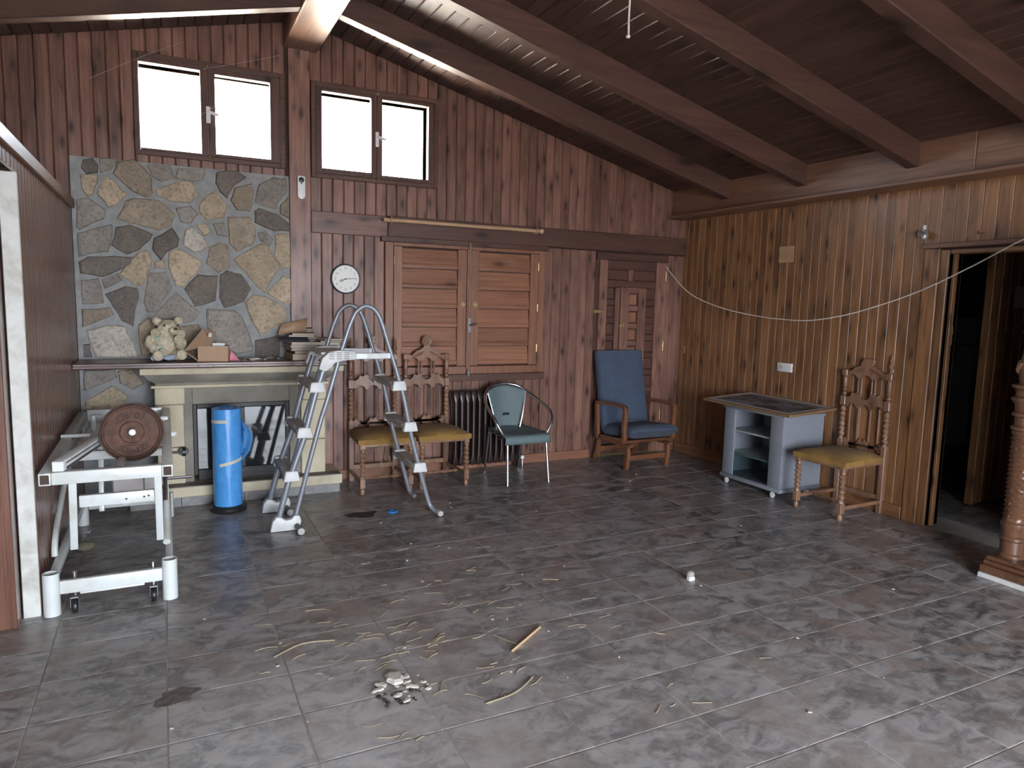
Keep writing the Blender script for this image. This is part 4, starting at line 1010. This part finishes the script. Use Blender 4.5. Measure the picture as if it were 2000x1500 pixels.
    MB().twist((0, 0, 0), -hw+.01, hw-.01, .0125, 8, 2, .28, 10, .006, Matrix.Translation((0, -.06, .094)).to_3x3() @ Matrix.Rotation(math.pi/2, 3, 'Y')).build('twisted_stretcher', W, c, (0, -.07, .094))
    MB().box((-.17, yb-.012, .10), (.17, yb+.012, .14)).build('rear_stretcher', W, c, bevel=.003)
    MB().box((-hw-.01, yf-.012, .385), (hw+.01, yb-.021, .415)).build('seat_frame', W, c, bevel=.003)
    # upholstered seat
    nx, ny = 14, 12; vs = []
    for j in range(ny+1):
        v = j/ny; wy = yf - .03 + (yb-.025 - yf + .03)*v; half = .232 - .025*v
        for i in range(nx+1):
            u = i/nx*2-1; e = (1-abs(u)**3.2)*(1-abs(2*v-1)**3.2)
            vs.append((u*half, wy, .445 + .042*max(0, e)**.6))
    n1 = nx+1; fs = [(j*n1+i, j*n1+i+1, (j+1)*n1+i+1, (j+1)*n1+i) for j in range(ny) for i in range(nx)]
    rim = [i for i in range(n1)] + [j*n1+nx for j in range(1, ny+1)] + [ny*n1+i for i in range(nx-1, -1, -1)] + [j*n1 for j in range(ny-1, 0, -1)]
    b0 = len(vs); vs += [(vs[i][0]*.985, vs[i][1], .405) for i in rim]; k = len(rim)
    fs += [(rim[i], b0+i, b0+(i+1) % k, rim[(i+1) % k]) for i in range(k)] + [tuple(range(b0, b0+k))]
    MB().add(vs, fs).build('seat_cushion', MT['velvet'], c, ang=1.0)
    return c
ca = carved_chair('carved wooden chair with mustard seat and torn underside standing behind the ladder', (-3.365, -.345, 0), R(-2), (1, 1), True)
carved_chair('carved wooden chair with mustard seat left of the radiator', (-2.885, -.35, 0), R(0), (0, 0), True)
carved_chair('carved wooden chair with mustard seat and broken crest beside the grey cabinet', (-.275, -2.305, 0), R(-88), (0, 1), False)
hg = MB(); rng2 = random.Random(3)
for i in range(9):
    x = -.02+.012*i + rng2.uniform(-.01, .01); hg.tube([(x, -.14, .385), (x+rng2.uniform(-.01, .01), -.15, .32), (x+rng2.uniform(-.012, .012), -.15, .385-rng2.uniform(.1, .22))], .0022, 5)
hg.bar((-.11, -.15, .35), (.02, -.15, .375), .002, .03, (0, 1, .2)); hg.bar((.02, -.15, .375), (.09, -.15, .34), .002, .035, (0, 1, .2))
hg.build('torn_webbing', MT['straw'], ca)

# ================================================================== radiator
rd = thing('radiator', 'dark brown ribbed column radiator under the shuttered window', 'radiator', (-2.33, -.11, 0))
for i in range(12):
    x = -.2875 + .0575*i; yy = .0
    mb = MB(); mb.rings([[(x-.02, -.055, .06), (x+.02, -.055, .06), (x+.02, .055, .06), (x-.02, .055, .06)], [(x-.024, -.065, .10), (x+.024, -.065, .10), (x+.024, .06, .10), (x-.024, .06, .10)], [(x-.013, -.068, .16), (x+.013, -.068, .16), (x+.013, .06, .16), (x-.013, .06, .16)], [(x-.011, -.07, .40), (x+.011, -.07, .40), (x+.011, .06, .40), (x-.011, .06, .40)], [(x-.013, -.068, .64), (x+.013, -.068, .64), (x+.013, .06, .64), (x-.013, .06, .64)], [(x-.026, -.065, .70), (x+.026, -.065, .70), (x+.026, .06, .70), (x-.026, .06, .70)], [(x-.022, -.05, .742), (x+.022, -.05, .742), (x+.022, .05, .742), (x-.022, .05, .742)]])
    mb.build('radiator_section', MT['radi'], rd, bevel=.006, seg=2)
for x in (-.2875, .345): MB().box((x-.012, -.03, 0), (x+.012, .03, .062)).build('foot', MT['radi'], rd)
vv = MB().tube([(.37, 0, .09), (.44, 0, .09)], .012, 10).build('valve_body', MT['steel'], rd)
MB().lathe([(.016, 0), (.02, .01), (.02, .03), (.014, .035)], (.40, -.012, .09), 12, Matrix.Rotation(math.pi/2, 3, 'X')).build('valve_cap', MT['white'], vv)
MB().tube([(.42, 0, .09), (.42, .0, 0.001)], .009, 8).build('pipe', MT['steel'], rd)

# ================================================================== wicker bistro chair
gc = thing('wicker_chair', 'green woven wicker armchair with bent aluminium tube frame', 'chair', (-2.175, -.46, 0))
for (a, b_) in (((-.20, -.288, .001), (-.185, -.235, .40)), ((.195, -.29, .001), (.185, -.235, .40)), ((-.165, .27, .001), (-.165, .18, .41)), ((.19, .285, .001), (.165, .18, .41))):
    MB().tube([a, b_], .0115, 12).build('leg', MT['alu'], gc)
hp = [(-.188, -.20, .40), (-.225, -.205, .445), (-.265, -.19, .52), (-.285, -.13, .59), (-.282, -.04, .632), (-.262, .06, .672), (-.215, .165, .728), (-.13, .232, .787), (0, .255, .808)]
hp = hp + [(-x, y, z) for x, y, z in hp[-2::-1]]
MB().tube(spline(hp, 5), .0135, 12).build('arm_hoop', MT['alu'], gc)
MB().tube([(-.185, -.21, .395), (-.17, .18, .395)], .008, 8).build('side_tube', MT['alu'], gc)
MB().tube([(.185, -.21, .395), (.17, .18, .395)], .008, 8).build('side_tube', MT['alu'], gc)
MB().tube([(-.178, -.03, .36), (.178, -.03, .36)], .006, 8).build('cross_tube', MT['alu'], gc)
def sheet(fn, nu, nv, th, name, mat, par):
    vs = [fn(i/nu, j/nv) for j in range(nv+1) for i in range(nu+1)]; n1 = nu+1
    fs = [(j*n1+i, j*n1+i+1, (j+1)*n1+i+1, (j+1)*n1+i) for j in range(nv) for i in range(nu)]
    me = MB().add(vs, fs).mesh(name, ang=1.2); bm_ = bmesh.new(); bm_.from_mesh(me); bmesh.ops.solidify(bm_, geom=bm_.faces[:], thickness=th); bm_.to_mesh(me); bm_.free()
    return obj(name, me, mat, par)
def seat_fn(u, v):
    # v: 0 = lower front lip, 1 = rear
    x = (u*2-1)*(.215 - .045*max(0, v-.2))
    if v < .18: t = v/.18; return (x, -.262 + .0*t - .006*math.sin(t*3), .345 + .06*t + (.012*math.sin(t*1.57)))
    t = (v-.18)/.82; return (x, -.258 + .455*t, .418 + .012*math.sin(min(1, t*6)*1.57) - .02*math.sin(t*math.pi)*(1-abs(u*2-1)**2))
sheet(seat_fn, 16, 20, .012, 'woven_seat', MT['wicker'], gc)
def back_fn(u, v):
    s = u*2-1; hw = .115 + .075*v; y = .20 + .055*v - .075*(s*s)*(.4+.6*v); z = .42 + .372*v - .045*v*(s*s)
    return (s*hw, y, z)
sheet(back_fn, 14, 16, .01, 'woven_back', MT['wicker'], gc)
hl = MB()
for i in range(5): hl.cbox((-.025+.0125*i, .172 + .0035*abs(i-2), .535 + .004*((i*7) % 3)), (.008, .022, .014))
hl.build('weave_gap', MT['black'], gc)
for s in (-1, 1): MB().tube(spline([(s*.115, .13, .42), (s*.15, .14, .56), (s*.188, .178, .735)], 5), .007, 8).build('back_tube', MT['alu'], gc)

# ================================================================== blue armchair
ac = thing('armchair', 'blue fabric high-back armchair with wooden arms in front of the panelled door', 'armchair', (-.83, -.36, 0), R(1))
WA = wood('armchair_beech', (.23, .095, .045), (.11, .042, .02), 2, .05, .3, .2, .1, .2)
WY = wood('armchair_beech', (.23, .095, .045), (.11, .042, .02), 1, .05, .3, .2, .1, .2)
# cushions
def cushion(path, half, th, name):
    # path: centre line points (y,z) ; a padded slab swept over it
    P = spline([(0, y, z) for y, z in path], 6); k = len(P); rr = []
    for i, p in enumerate(P):
        t = (P[min(i+1, k-1)] - P[max(i-1, 0)]).normalized(); nrm = Vector((0, -t.z, t.y))
        e = min(1.0, min(i+.6, k-1-i+.6)/2.2); h = th/2*(.45+.55*math.sqrt(max(0, 1-(1-e)**2)))
        hw = half*(.90+.10*math.sqrt(max(0, 1-(1-e)**2))); ring = []
        for a in range(20):
            an = 2*math.pi*a/20; ca_, sa = math.cos(an), math.sin(an)
            ring.append(p + Vector((hw*math.copysign(abs(ca_)**.36, ca_), 0, 0)) + nrm*(h*math.copysign(abs(sa)**.55, sa)))
        rr.append(ring)
    return MB().rings(rr).build(name, MT['bluefab'], ac, ang=1.2)
cushion([(-.335, .345), (-.30, .365), (-.15, .355), (.05, .335), (.13, .335)], .275, .125, 'seat_cushion')
cushion([(.10, .33), (.145, .40), (.18, .55), (.22, .75), (.265, .95), (.29, 1.06), (.295, 1.085)], .275, .135, 'back_cushion')
for s in (-1, 1):
    x = s*.288
    ap = spline([(x, .20, .585), (x, .05, .60), (x, -.12, .608), (x, -.235, .60), (x, -.262, .575), (x, -.262, .50), (x, -.255, .40), (x, -.262, .315), (x, -.24, .285), (x, -.1, .27), (x, .10, .262)], 5)
    rr = []
    for i, p in enumerate(ap):
        t = (ap[min(i+1, len(ap)-1)] - ap[max(i-1, 0)]).normalized(); nr = Vector((0, -t.z, t.y)); h = .017 if i < 18 else .02
        rr.append([p + Vector((-.02, 0, 0)) - nr*h, p + Vector((.02, 0, 0)) - nr*h, p + Vector((.02, 0, 0)) + nr*h, p + Vector((-.02, 0, 0)) + nr*h])
    MB().rings(rr).build('arm', WY, ac, bevel=.006, seg=2)
    MB().prism([(.18, .57), (.225, .575), (.20, .25), (.15, .25)], 0, x-.015, x+.015).build('arm_rear_support', WA, ac, bevel=.004)
    xb = s*.235
    MB().prism([(-.262, .0), (-.222, .0), (-.212, .06), (-.235, .13), (-.225, .215), (-.275, .215), (-.285, .13), (-.272, .06)], 0, xb-.02, xb+.02).build('leg', WA, ac, bevel=.005)
    MB().prism([(.27, .0), (.31, .0), (.27, .10), (.245, .215), (.195, .215), (.225, .09)], 0, xb-.02, xb+.02).build('leg', WA, ac, bevel=.005)
    MB().box((xb-.03, -.30, .216), (xb+.03, .26, .242)).build('base_rail', WY, ac, bevel=.005)
WX = wood('armchair_beech', (.23, .095, .045), (.11, .042, .02), 0, .05, .3, .2, .1, .2)
MB().box((-.215, -.262, .085), (.215, -.235, .135)).build('stretcher', WX, ac, bevel=.005)
MB().box((-.215, .215, .085), (.215, .24, .135)).build('stretcher', WX, ac, bevel=.005)
MB().box((-.265, -.21, .243), (.265, .17, .268)).build('seat_frame', WX, ac, bevel=.004)
st_ = MB()
for i in range(12): st_.ball((.02+rng.uniform(-.06, .06), .06+rng.uniform(-.015, .015), .401), rng.uniform(.003, .008), 6, 5, (1.5, 1, .4))
st_.build('white_droppings', MT['white'], ac)

# ================================================================== grey media cabinet
cb_ = thing('media_cabinet', 'grey laminate cabinet on casters with glass front and two shelves', 'cabinet', (-.27, -1.60, 0))
CX0, CX1, CY0, CY1, CZ0, CZ1 = -.235, .225, -.335, .325, .062, .672
MB().box((CX0-.015, CY0-.012, CZ0-.006), (CX1, CY1+.012, CZ0+.028)).build('base_plinth', MT['cab'], cb_, bevel=.008, seg=2)
MB().box((CX0-.012, CY0-.012, CZ1), (CX1, CY1+.012, CZ1+.024)).build('top_panel', MT['cab'], cb_, bevel=.006, seg=2)
MB().box((CX0+.02, CY0, CZ0+.028), (CX1, CY0+.022, CZ1)).build('side_panel', MT['cab'], cb_, bevel=.002)
MB().box((CX0+.02, CY1-.022, CZ0+.028), (CX1, CY1, CZ1)).build('side_panel', MT['cab'], cb_, bevel=.002)
MB().box((CX1-.012, CY0+.022, CZ0+.028), (CX1-.002, CY1-.022, CZ1)).build('rear_panel', MT['cabin'], cb_)
MB().box((CX0, CY0, CZ0+.028), (CX0+.019, CY0+.135, CZ1)).build('front_post', MT['cab'], cb_, bevel=.006, seg=2)
MB().box((CX0, CY1-.125, CZ0+.028), (CX0+.019, CY1, CZ1)).build('front_post', MT['cab'], cb_, bevel=.006, seg=2)
for z in (.275, .475): MB().box((CX0+.024, CY0+.023, z), (CX1-.013, CY1-.023, z+.014)).build('shelf', MT['cabin'], cb_)
MB().box((CX0+.008, CY0+.136, CZ0+.03), (CX0+.012, CY1-.126, .30)).build('glass_door', MT['cabglass'], cb_)
for (x, y) in ((CX0+.02, CY0+.075), (CX0+.02, CY1-.06), (CX1-.05, CY0+.075), (CX1-.05, CY1-.06)):
    cs = MB().lathe([(.006, -.012), (.024, -.012), (.027, -.008), (.027, .008), (.024, .012), (.006, .012)], (x, y, .0275), 16, Matrix.Rotation(math.pi/2, 3, 'Y')).build('caster', MT['black'], cb_)
    MB().lathe([(.017, -.016), (.026, -.0145), (.026, -.0125)], (x, y, .0275), 16, Matrix.Rotation(math.pi/2, 3, 'Y')).build('caster_cover', MT['white'], cs)
# framed picture lying on the cabinet
pc = thing('framed_picture', 'framed landscape picture lying flat on top of the grey cabinet', 'picture', (-.30, -1.565, .732))
pc.rotation_euler = (R(.8), R(-3.2), R(2))
PWd, PLn = .59, .95
for a, b_ in (((-PWd/2, -PLn/2, -.01), (-PWd/2+.022, PLn/2, .0135)), ((PWd/2-.022, -PLn/2, -.01), (PWd/2, PLn/2, .014)), ((-PWd/2+.022, -PLn/2, -.01), (PWd/2-.022, -PLn/2+.022, .014)), ((-PWd/2+.022, PLn/2-.022, -.01), (PWd/2-.022, PLn/2, .014))):
    MB().box(a, b_).build('frame_bar', MT['gilt'], pc, bevel=.003)
MB().box((-PWd/2+.0222, -PLn/2+.0222, -.008), (PWd/2-.0222, PLn/2-.0222, .010)).build('mount', MT['mat_white'], pc)
N = NT('landscape_print'); v = N.coords(False)
a = N.noise(N.vmath('MULTIPLY', v, (9, 4, 1)), 1.0, 5, .65, .6); b_ = N.noise(v, 22.0, 5, .7); sepx = N.new('ShaderNodeSeparateXYZ'); N.link(v, sepx.inputs[0])
cl = N.mix(N.ramp(a, .42, .56), (.03, .032, .032), (.24, .31, .42)); cl = N.mix(N.math('MULTIPLY', N.ramp(b_, .5, .62), .6), cl, (.03, .03, .028)); cl = N.mix(N.ramp(sepx.outputs[0], .12, .24), cl, (.22, .27, .33))
N.link(cl, N.b.inputs['Base Color']); N.b.inputs['Roughness'].default_value = .4
MB().box((-PWd/2+.075, -PLn/2+.075, .010), (PWd/2-.075, PLn/2-.075, .0108)).build('print', N.m, pc)

# ================================================================== carved column at the right edge
cl_ = thing('carved_column', 'carved spiral wooden column on a stepped base with white marble slab', 'column', (-.50, -3.73, 0))
MB().box((-.15, -.17, 0), (.16, .15, .03)).build('marble_slab', MT['marble'], cl_, bevel=.004)
MB().box((-.14, -.16, .0302), (.155, .149, .075)).build('base_step', MT['carved'], cl_, bevel=.006)
MB().box((-.118, -.14, .0752), (.15, .146, .10)).build('base_step', MT['carved'], cl_, bevel=.008)
MB().box((-.10, -.12, .1002), (.145, .142, .125)).build('base_step', MT['carved'], cl_, bevel=.008)
MB().box((.085, -.10, .1252), (.15, .12, 2.05)).build('pilaster_board', MT['carved'], cl_, bevel=.005)
cx, cy = .03, .07
sh = MB().lathe([(.07, .1253), (.07, .14), (.062, .15), (.062, .22), (.07, .23), (.07, .245), (.06, .255), (.066, .30), (.07, .31), (.07, .33), (.06, .34)], (cx, cy, 0), 24).build('shaft_foot', MT['carved'], cl_)
MB().twist((cx, cy, 0), .34, .875, .062, 5.0, 4, .11, 28, .01).build('spiral_shaft', MT['carved'], cl_)
MB().lathe([(.058, .875), (.07, .885), (.07, .90), (.056, .91), (.056, .955), (.072, .965), (.072, .98), (.058, .99), (.062, 1.03), (.082, 1.055), (.082, 1.07), (.062, 1.08), (.062, 1.11), (.085, 1.13), (.085, 1.145), (.06, 1.15)], (cx, cy, 0), 24).build('ring_capital', MT['carved'], cl_)
fg = MB()
fg.tube([(cx, cy, 1.15), (cx-.005, cy, 1.22), (cx, cy, 1.32), (cx, cy, 1.40)], [.05, .062, .05, .04], 14); fg.ball((cx-.02, cy-.02, 1.27), .042, 14, 10, (1, 1, 1.6), None, .012, 30); fg.ball((cx-.02, cy+.03, 1.25), .036, 14, 10, (1, 1, 1.5), None, .012, 30)
fg.tube([(cx, cy, 1.40), (cx, cy, 1.45), (cx, cy, 1.56)], [.045, .06, .035], 14); fg.build('carved_figure', MT['carved'], cl_)
MB().lathe([(.05, 1.56), (.06, 1.58), (.04, 1.60), (.045, 1.80), (.07, 1.84), (.05, 1.88), (.05, 2.05)], (cx, cy, 0), 20).build('upper_shaft', MT['carved'], cl_)

# ================================================================== things on the walls
ck = thing('wall_clock', 'round white wall clock with dark rim on the plank wall', 'clock', (-3.571, -.018, 1.704))
mx = Matrix.Rotation(math.pi/2, 3, 'X')
MB().lathe([(.118, 0), (.124, .006), (.124, .03), (.119, .036), (.113, .034), (.112, .026)], (0, 0, 0), 48, mx, False).build('rim', plain('dark_grey_rim', (.06, .07, .09), .35), ck)
MB().lathe([(.112, .001), (.112, .02)], (0, 0, 0), 48, mx).build('dial', MT['dial'], ck)
nb = MB()
for h in range(1, 13):
    vs, fs = text_mesh(str(h), .026, .0004); a = math.pi/2 - h*math.pi/6
    nb.add([Vector((v[0] + .085*math.cos(a), -.0212 - v[2], v[1] + .085*math.sin(a))) for v in vs], fs)
nb.build('numerals', plain('grey_ink', (.16, .15, .15), .6), ck, smooth=False)
def hand(ang, l0, l1, w, y, name):
    d = Vector((math.sin(ang), 0, math.cos(ang))); MB().bar(d*l0 + Vector((0, y, 0)), d*l1 + Vector((0, y, 0)), w, .0015, (0, 1, 0)).build(name, MT['ink'], ck)
am = 14.2*math.pi/30; ah = 8.24*math.pi/6
hand(am, -.012, .088, .004, -.0245, 'minute_hand'); hand(ah, 0, .056, .005, -.023, 'hour_hand')
dh = Vector((math.sin(ah), 0, math.cos(ah)))*.036
MB().tube([dh + Vector((.011*math.cos(t*.6283), -.023, .011*math.sin(t*.6283))) for t in range(10)], .0016, 5, False, True).build('hour_hand_ring', MT['ink'], ck)
MB().lathe([(.006, .02), (.006, .028)], (0, 0, 0), 10, mx).build('hub', MT['ink'], ck)

sn = thing('motion_sensor', 'white alarm motion sensor on the post above the clock', 'sensor', (-3.925, -.036, 2.41))
pr = [(-.03, .065), (-.03, .085), (-.022, .09), (.022, .09), (.03, .085), (.03, .065)] + arc(0, -.06, .03, 0, -180, 10)
MB().prism(pr, 1, -.03, 0).build('housing', MT['white'], sn, bevel=.005, seg=2)
MB().lathe([(.021, 0), (.019, .004), (.012, .007)], (0, -.03, .058), 18, mx).build('lens', MT['black'], sn)
MB().cbox((0, -.031, .03), (.012, .002, .008)).build('led_window', MT['ink'], sn)

rdx = thing('curtain_rod', 'pale wooden curtain rod above the shuttered window', 'curtain rod', (-2.53, -.12, 2.203))
MB().tube([(-.745, 0, .0), (.73, 0, 0)], .0165, 14).build('pole', w_light(0), rdx)
for x in (-.68, .70):
    MB().tube([Vector((x, .028*math.sin(t*.5236), .028*math.cos(t*.5236) )) for t in range(12)], .006, 6, False, True).build('ring', w_light(0), rdx)
    MB().cbox((x, .035, -.012), (.022, .062, .022)).build('bracket', w_light(0), rdx, bevel=.004)
MB().lathe([(.0175, 0), (.026, .01), (.028, .025), (.016, .04)], (.73, 0, 0), 14, Matrix.Rotation(math.pi/2, 3, 'Y')).build('end_knob', w_light(0), rdx)

o = thing('wall_socket', 'white double wall socket above the grey cabinet', 'socket', (-.019, -1.466, 1.032))
MB().box((-.012, -.083, -.038), (0, .083, .038)).build('plate', MT['white'], o, bevel=.004, seg=2)
MB().lathe([(.026, 0), (.026, .003), (.022, .003), (.022, .001)], (-.012, .04, 0), 18, Matrix.Rotation(-math.pi/2, 3, 'Y')).build('socket_ring', plain('grey_plastic', (.5, .5, .5), .5), o)
for s in (-.008, .008): MB().lathe([(.003, 0), (.003, .001)], (-.0135, .04+s, 0), 8, Matrix.Rotation(-math.pi/2, 3, 'Y')).build('pin_hole', MT['black'], o)
MB().box((-.0145, -.07, -.028), (-.012, -.015, .028)).build('rocker', MT['white'], o, bevel=.002)
o = thing('blank_cover_plate', 'pale square cardboard cover plate high on the right wall', 'cover plate', (-.019, -1.395, 2.021))
MB().box((-.006, -.082, -.07), (0, .082, .07)).build('plate', plain('beige_card', (.42, .27, .14), .8), o, bevel=.002)
for zz in (-.05, .05): MB().ball((-.006, 0, zz), .003, 6, 5).build('screw', MT['brass'], o)
o = thing('light_switch', 'small brown light switch near the back corner of the right wall', 'switch', (-.019, -.098, 1.09))
MB().box((-.008, -.026, -.036), (0, .026, .036)).build('plate', plain('tan_plastic', (.30, .17, .085), .5), o, bevel=.003)
MB().lathe([(.012, 0), (.012, .004)], (-.008, 0, 0), 12, Matrix.Rotation(-math.pi/2, 3, 'Y')).build('button', plain('brown_plastic', (.2, .11, .055), .5), o)
o = thing('spotlight', 'small silver spotlight above the corner of the doorway', 'lamp', (-.02, -2.66, 2.10))
MB().cbox((-.004, .02, .05), (.008, .02, .03)).build('mount', MT['white'], o)
MB().tube([(-.006, .0, .02), (-.03, 0, .01)], .005, 8).build('arm', MT['sil'], o)
mm = Vector((-.35, -1, -.55)).to_track_quat('Z', 'Y').to_matrix()
MB().lathe([(.012, -.03), (.024, -.028), (.026, -.02), (.026, .035), (.021, .035), (.019, .02), (.004, .018)], (-.035, .012, .0), 18, mm).build('lamp_head', MT['sil'], o)
o = thing('wall_hook', 'small metal hook above the dark doorway', 'hook', (-.019, -3.02, 2.085))
MB().tube(spline([(0, 0, .01), (-.02, -.005, .005), (-.03, -.02, -.008), (-.026, -.05, -.01)], 4), .004, 6).build('hook_wire', MT['steel'], o)
wc = MB().tube(spline([(-.262, -.055, 1.945), (-.25, -.12, 1.875), (-.225, -.4, 1.67), (-.20, -.8, 1.545), (-.17, -1.25, 1.475), (-.15, -1.7, 1.452), (-.13, -2.0, 1.485), (-.11, -2.3, 1.56), (-.09, -2.7, 1.70), (-.075, -3.05, 1.87), (-.06, -3.35, 2.03), (-.06, -3.5, 2.03)], 6), .0046, 8).build('white_cable', MT['cable'])
tag(wc, 'white cable hanging slack along the right wall from the panelled door', 'cable')
cd = thing('hanging_cord', 'pale knotted cord dangling from the plank ceiling', 'cord', (-3.08, -3.27, roof(-3.08)))
MB().tube([(0, 0, .0), (.002, .004, -.3), (-.004, 0, -.7), (-.0, .003, -.755)], .0045, 6).build('string', MT['cable'], cd)
MB().ball((-.002, .003, -.757), .010, 8, 6, (1, 1, .8)).build('knot', MT['cable'], cd)
# things in the dark side room
o = thing('upholstered_panel', 'dim grey padded panel standing in the dark side room', 'panel', (2.2, -1.4, .0), R(-90))
pr = [(-.55, .22), (.33, .22)] + arc(.33, .29, .07, -90, 0, 5) + [(.40, 1.5), (-.55, 1.5)]
MB().prism(pr, 1, -.06, .06).build('padding', MT['dimgrey'], o, bevel=.02, seg=2)
MB().box((-.55, -.061, 1.235), (.40, -.0605, 1.25)).build('seam', MT['black'], o)
for x in (-.45, .3): MB().box((x, -.03, 0), (x+.05, .03, .23)).build('leg', MT['black'], o)
o = tag(MB().box((1.17, -2.643, 1.60), (1.45, -2.641, 1.77)).build('paper_sheet', plain('beige_paper', (.5, .44, .36), .8)), 'beige paper sheet pinned on the open plank door', 'paper')

# ================================================================== litter on the floor
def ground_stick(name, pts, r, mat, label, cat, group=None):
    return tag(MB().tube(pts, r, 5).build(name, mat), label, cat, group)
CL = [(-4.02, -3.02, .22, 34), (-4.35, -2.85, .35, 14), (-3.75, -2.75, .4, 18), (-4.1, -3.45, .28, 12), (-3.72, -3.5, .22, 12), (-3.3, -3.0, .5, 12), (-4.6, -3.1, .4, 8), (-3.6, -2.4, .6, 12), (-3.0, -3.6, .5, 8)]
for (cx, cy, rad, n) in CL:
    for i in range(n):
        a, q = rng.uniform(0, 6.28), rad*math.sqrt(rng.random()); x, y = cx+q*math.cos(a), cy+q*math.sin(a)
        l = rng.uniform(.025, .095); an = rng.uniform(-.5, .7) if rng.random() < .7 else rng.uniform(0, 3.14); bend = rng.uniform(-.35, .35); r = rng.uniform(.0009, .0019)
        d = Vector((math.cos(an), math.sin(an), 0)); e = Vector((-d.y, d.x, 0))
        c = Vector((x, y, r+.0004)); pts = [c - d*l/2, c - d*l*.15 + e*bend*l*.35, c + d*l*.2 + e*bend*l*.3 + Vector((0, 0, rng.uniform(0, .004))), c + d*l/2]
        ground_stick('straw', spline(pts, 2), r, MT['straw'], 'short dry straw stalk lying on the slate floor', 'straw', 'dry straw stalks scattered on the floor')
ground_stick('stick', [(-3.585, -3.295, .006), (-3.36, -3.14, .006)], .0055, plain('pale_stick', (.60, .40, .22), .7), 'longest pale wooden stick lying on the floor', 'stick')
ground_stick('twig', spline([(-3.52, -3.27, .004), (-3.56, -3.2, .004), (-3.60, -3.12, .005)], 3), .0028, MT['straw'], 'thin twig crossing the pale wooden stick', 'twig')
for pts, lb in (([(-3.86, -3.62, .004), (-3.72, -3.60, .006), (-3.60, -3.52, .004)], 'forked curved straw near the lower middle of the floor'), ([(-4.55, -2.93, .004), (-4.42, -2.86, .006), (-4.28, -2.88, .004)], 'long curved straw left of the straw tangle')):
    ground_stick('long_straw', spline(pts, 4), .003, MT['straw'], lb, 'straw')
def chip(x, y, r, mat, name, label, cat, group, flat=.35):
    tag(MB().ball((x, y, r*flat), r, 7, 5, (1.2, .9, flat), Matrix.Rotation(rng.uniform(0, 3), 3, 'Z'), r*.5, 60/max(.3, r*60)).build(name, mat, smooth=False), label, cat, group)
for i in range(26):
    a, q = rng.uniform(0, 6.28), rng.random()**.7; chip(-4.12 + .11*q*math.cos(a), -3.38 + .12*q*math.sin(a), rng.uniform(.006, .018), MT['chalk'], 'plaster_crumb', 'white plaster crumb in the heap on the floor', 'debris', 'plaster crumbs in the heap')
chip(-4.13, -3.31, .045, MT['chalk'], 'plaster_lump', 'largest flat white plaster lump in the floor heap', 'debris', None, .25)
for i in range(16):
    a, q = rng.uniform(0, 6.28), rng.random()**.6; chip(-4.15 + .10*q*math.cos(a), -3.44 + .06*q*math.sin(a), rng.uniform(.004, .011), MT['dirt'], 'dirt_crumb', 'dark dirt crumb beside the plaster heap', 'debris', 'dark dirt crumbs by the heap')
for i in range(60):
    x, y = rng.uniform(-5.2, -.9), rng.uniform(-4.2, -.8)
    if x > -2.2 and rng.random() < .4: continue
    if abs(x+5.2) < .5 and y > -2.3: continue
    chip(x, y, rng.uniform(.003, .009), MT['chalk'], 'plaster_speck', 'tiny pale plaster speck scattered on the slate floor', 'debris', 'plaster specks over the floor')
tag(MB().lathe([(.004, 0), (.034, .001), (.036, .006), (.033, .011), (.018, .011), (.016, .006), (.004, .006)], (-3.475, -1.09, 0), 20).build('blue_cap', plain('blue_plastic', (.03, .22, .62), .35)), 'small blue plastic cap on the floor under the ladder', 'cap')
sp_ = MB(); 
def blot(cx, cy, rx, ry, name, label, seed, mat):
    pts = []
    for i in range(26):
        a = 2*math.pi*i/26; q = 1 + .55*noise.noise(Vector((math.cos(a)*1.7+seed, math.sin(a)*1.7, seed))); pts.append((cx + rx*q*math.cos(a), cy + ry*q*math.sin(a)))
    tag(MB().prism(pts, 2, .0002, .0012).build(name, mat, smooth=False), label, 'stain')
blot(-3.70, -1.07, .12, .07, 'dark_stain', 'dark brown dried stain on the floor below the ladder', 3.1, MT['dirt'])
blot(-4.93, -3.09, .075, .06, 'dirt_stain', 'brown dirt smear on the floor at lower left', 5.7, MT['stain'])
tag(MB().ball((-5.40, -1.16, .028), .052, 14, 10, (1.15, .9, .55), None, .006, 25).build('stone_pebble', plain('olive_stone', (.16, .15, .10), .9, bump=.3)), 'rounded olive grey stone under the bed frame', 'stone')
o = thing('bottle_stopper', 'small pale stopper with white foot on the middle of the floor', 'stopper', (-2.284, -2.961, 0))
MB().ball((.0, .01, .032), .024, 12, 9, (1, 1, .9)).build('knob', plain('grey_resin', (.34, .31, .28), .6), o)
MB().box((-.024, -.014, 0), (.016, .014, .022)).build('foot', MT['white'], o, bevel=.003)
tag(MB().add([(-5.45, -.80, .003), (-5.40, -.78, .003), (-5.405, -.83, .003), (-5.45, -.80, .004), (-5.40, -.78, .006), (-5.405, -.83, .004)], [(0,2,1),(3,4,5),(0,1,4,3),(1,2,5,4),(2,0,3,5)]).build('paper_scrap', MT['white'], smooth=False), 'triangular white paper scrap under the bed frame', 'paper')
# cobweb threads by the left high window
for i, pts in enumerate(([(-5.35, -.06, 3.02), (-5.0, -.10, 3.22), (-4.75, -.08, 3.36)], [(-4.62, -.06, 3.20), (-4.35, -.09, 3.28), (-4.08, -.08, 3.38)], [(-4.66, -.06, 2.86), (-4.56, -.08, 2.93), (-4.50, -.06, 3.02)])):
    tag(MB().tube(spline(pts, 4), .0011, 4).build('cobweb_thread', MT['web']), ['cobweb thread slanting up over the left pane of the left high window', 'cobweb thread slanting up from the top of the left high window', 'short cobweb thread by the middle of the left high window'][i], 'cobweb')
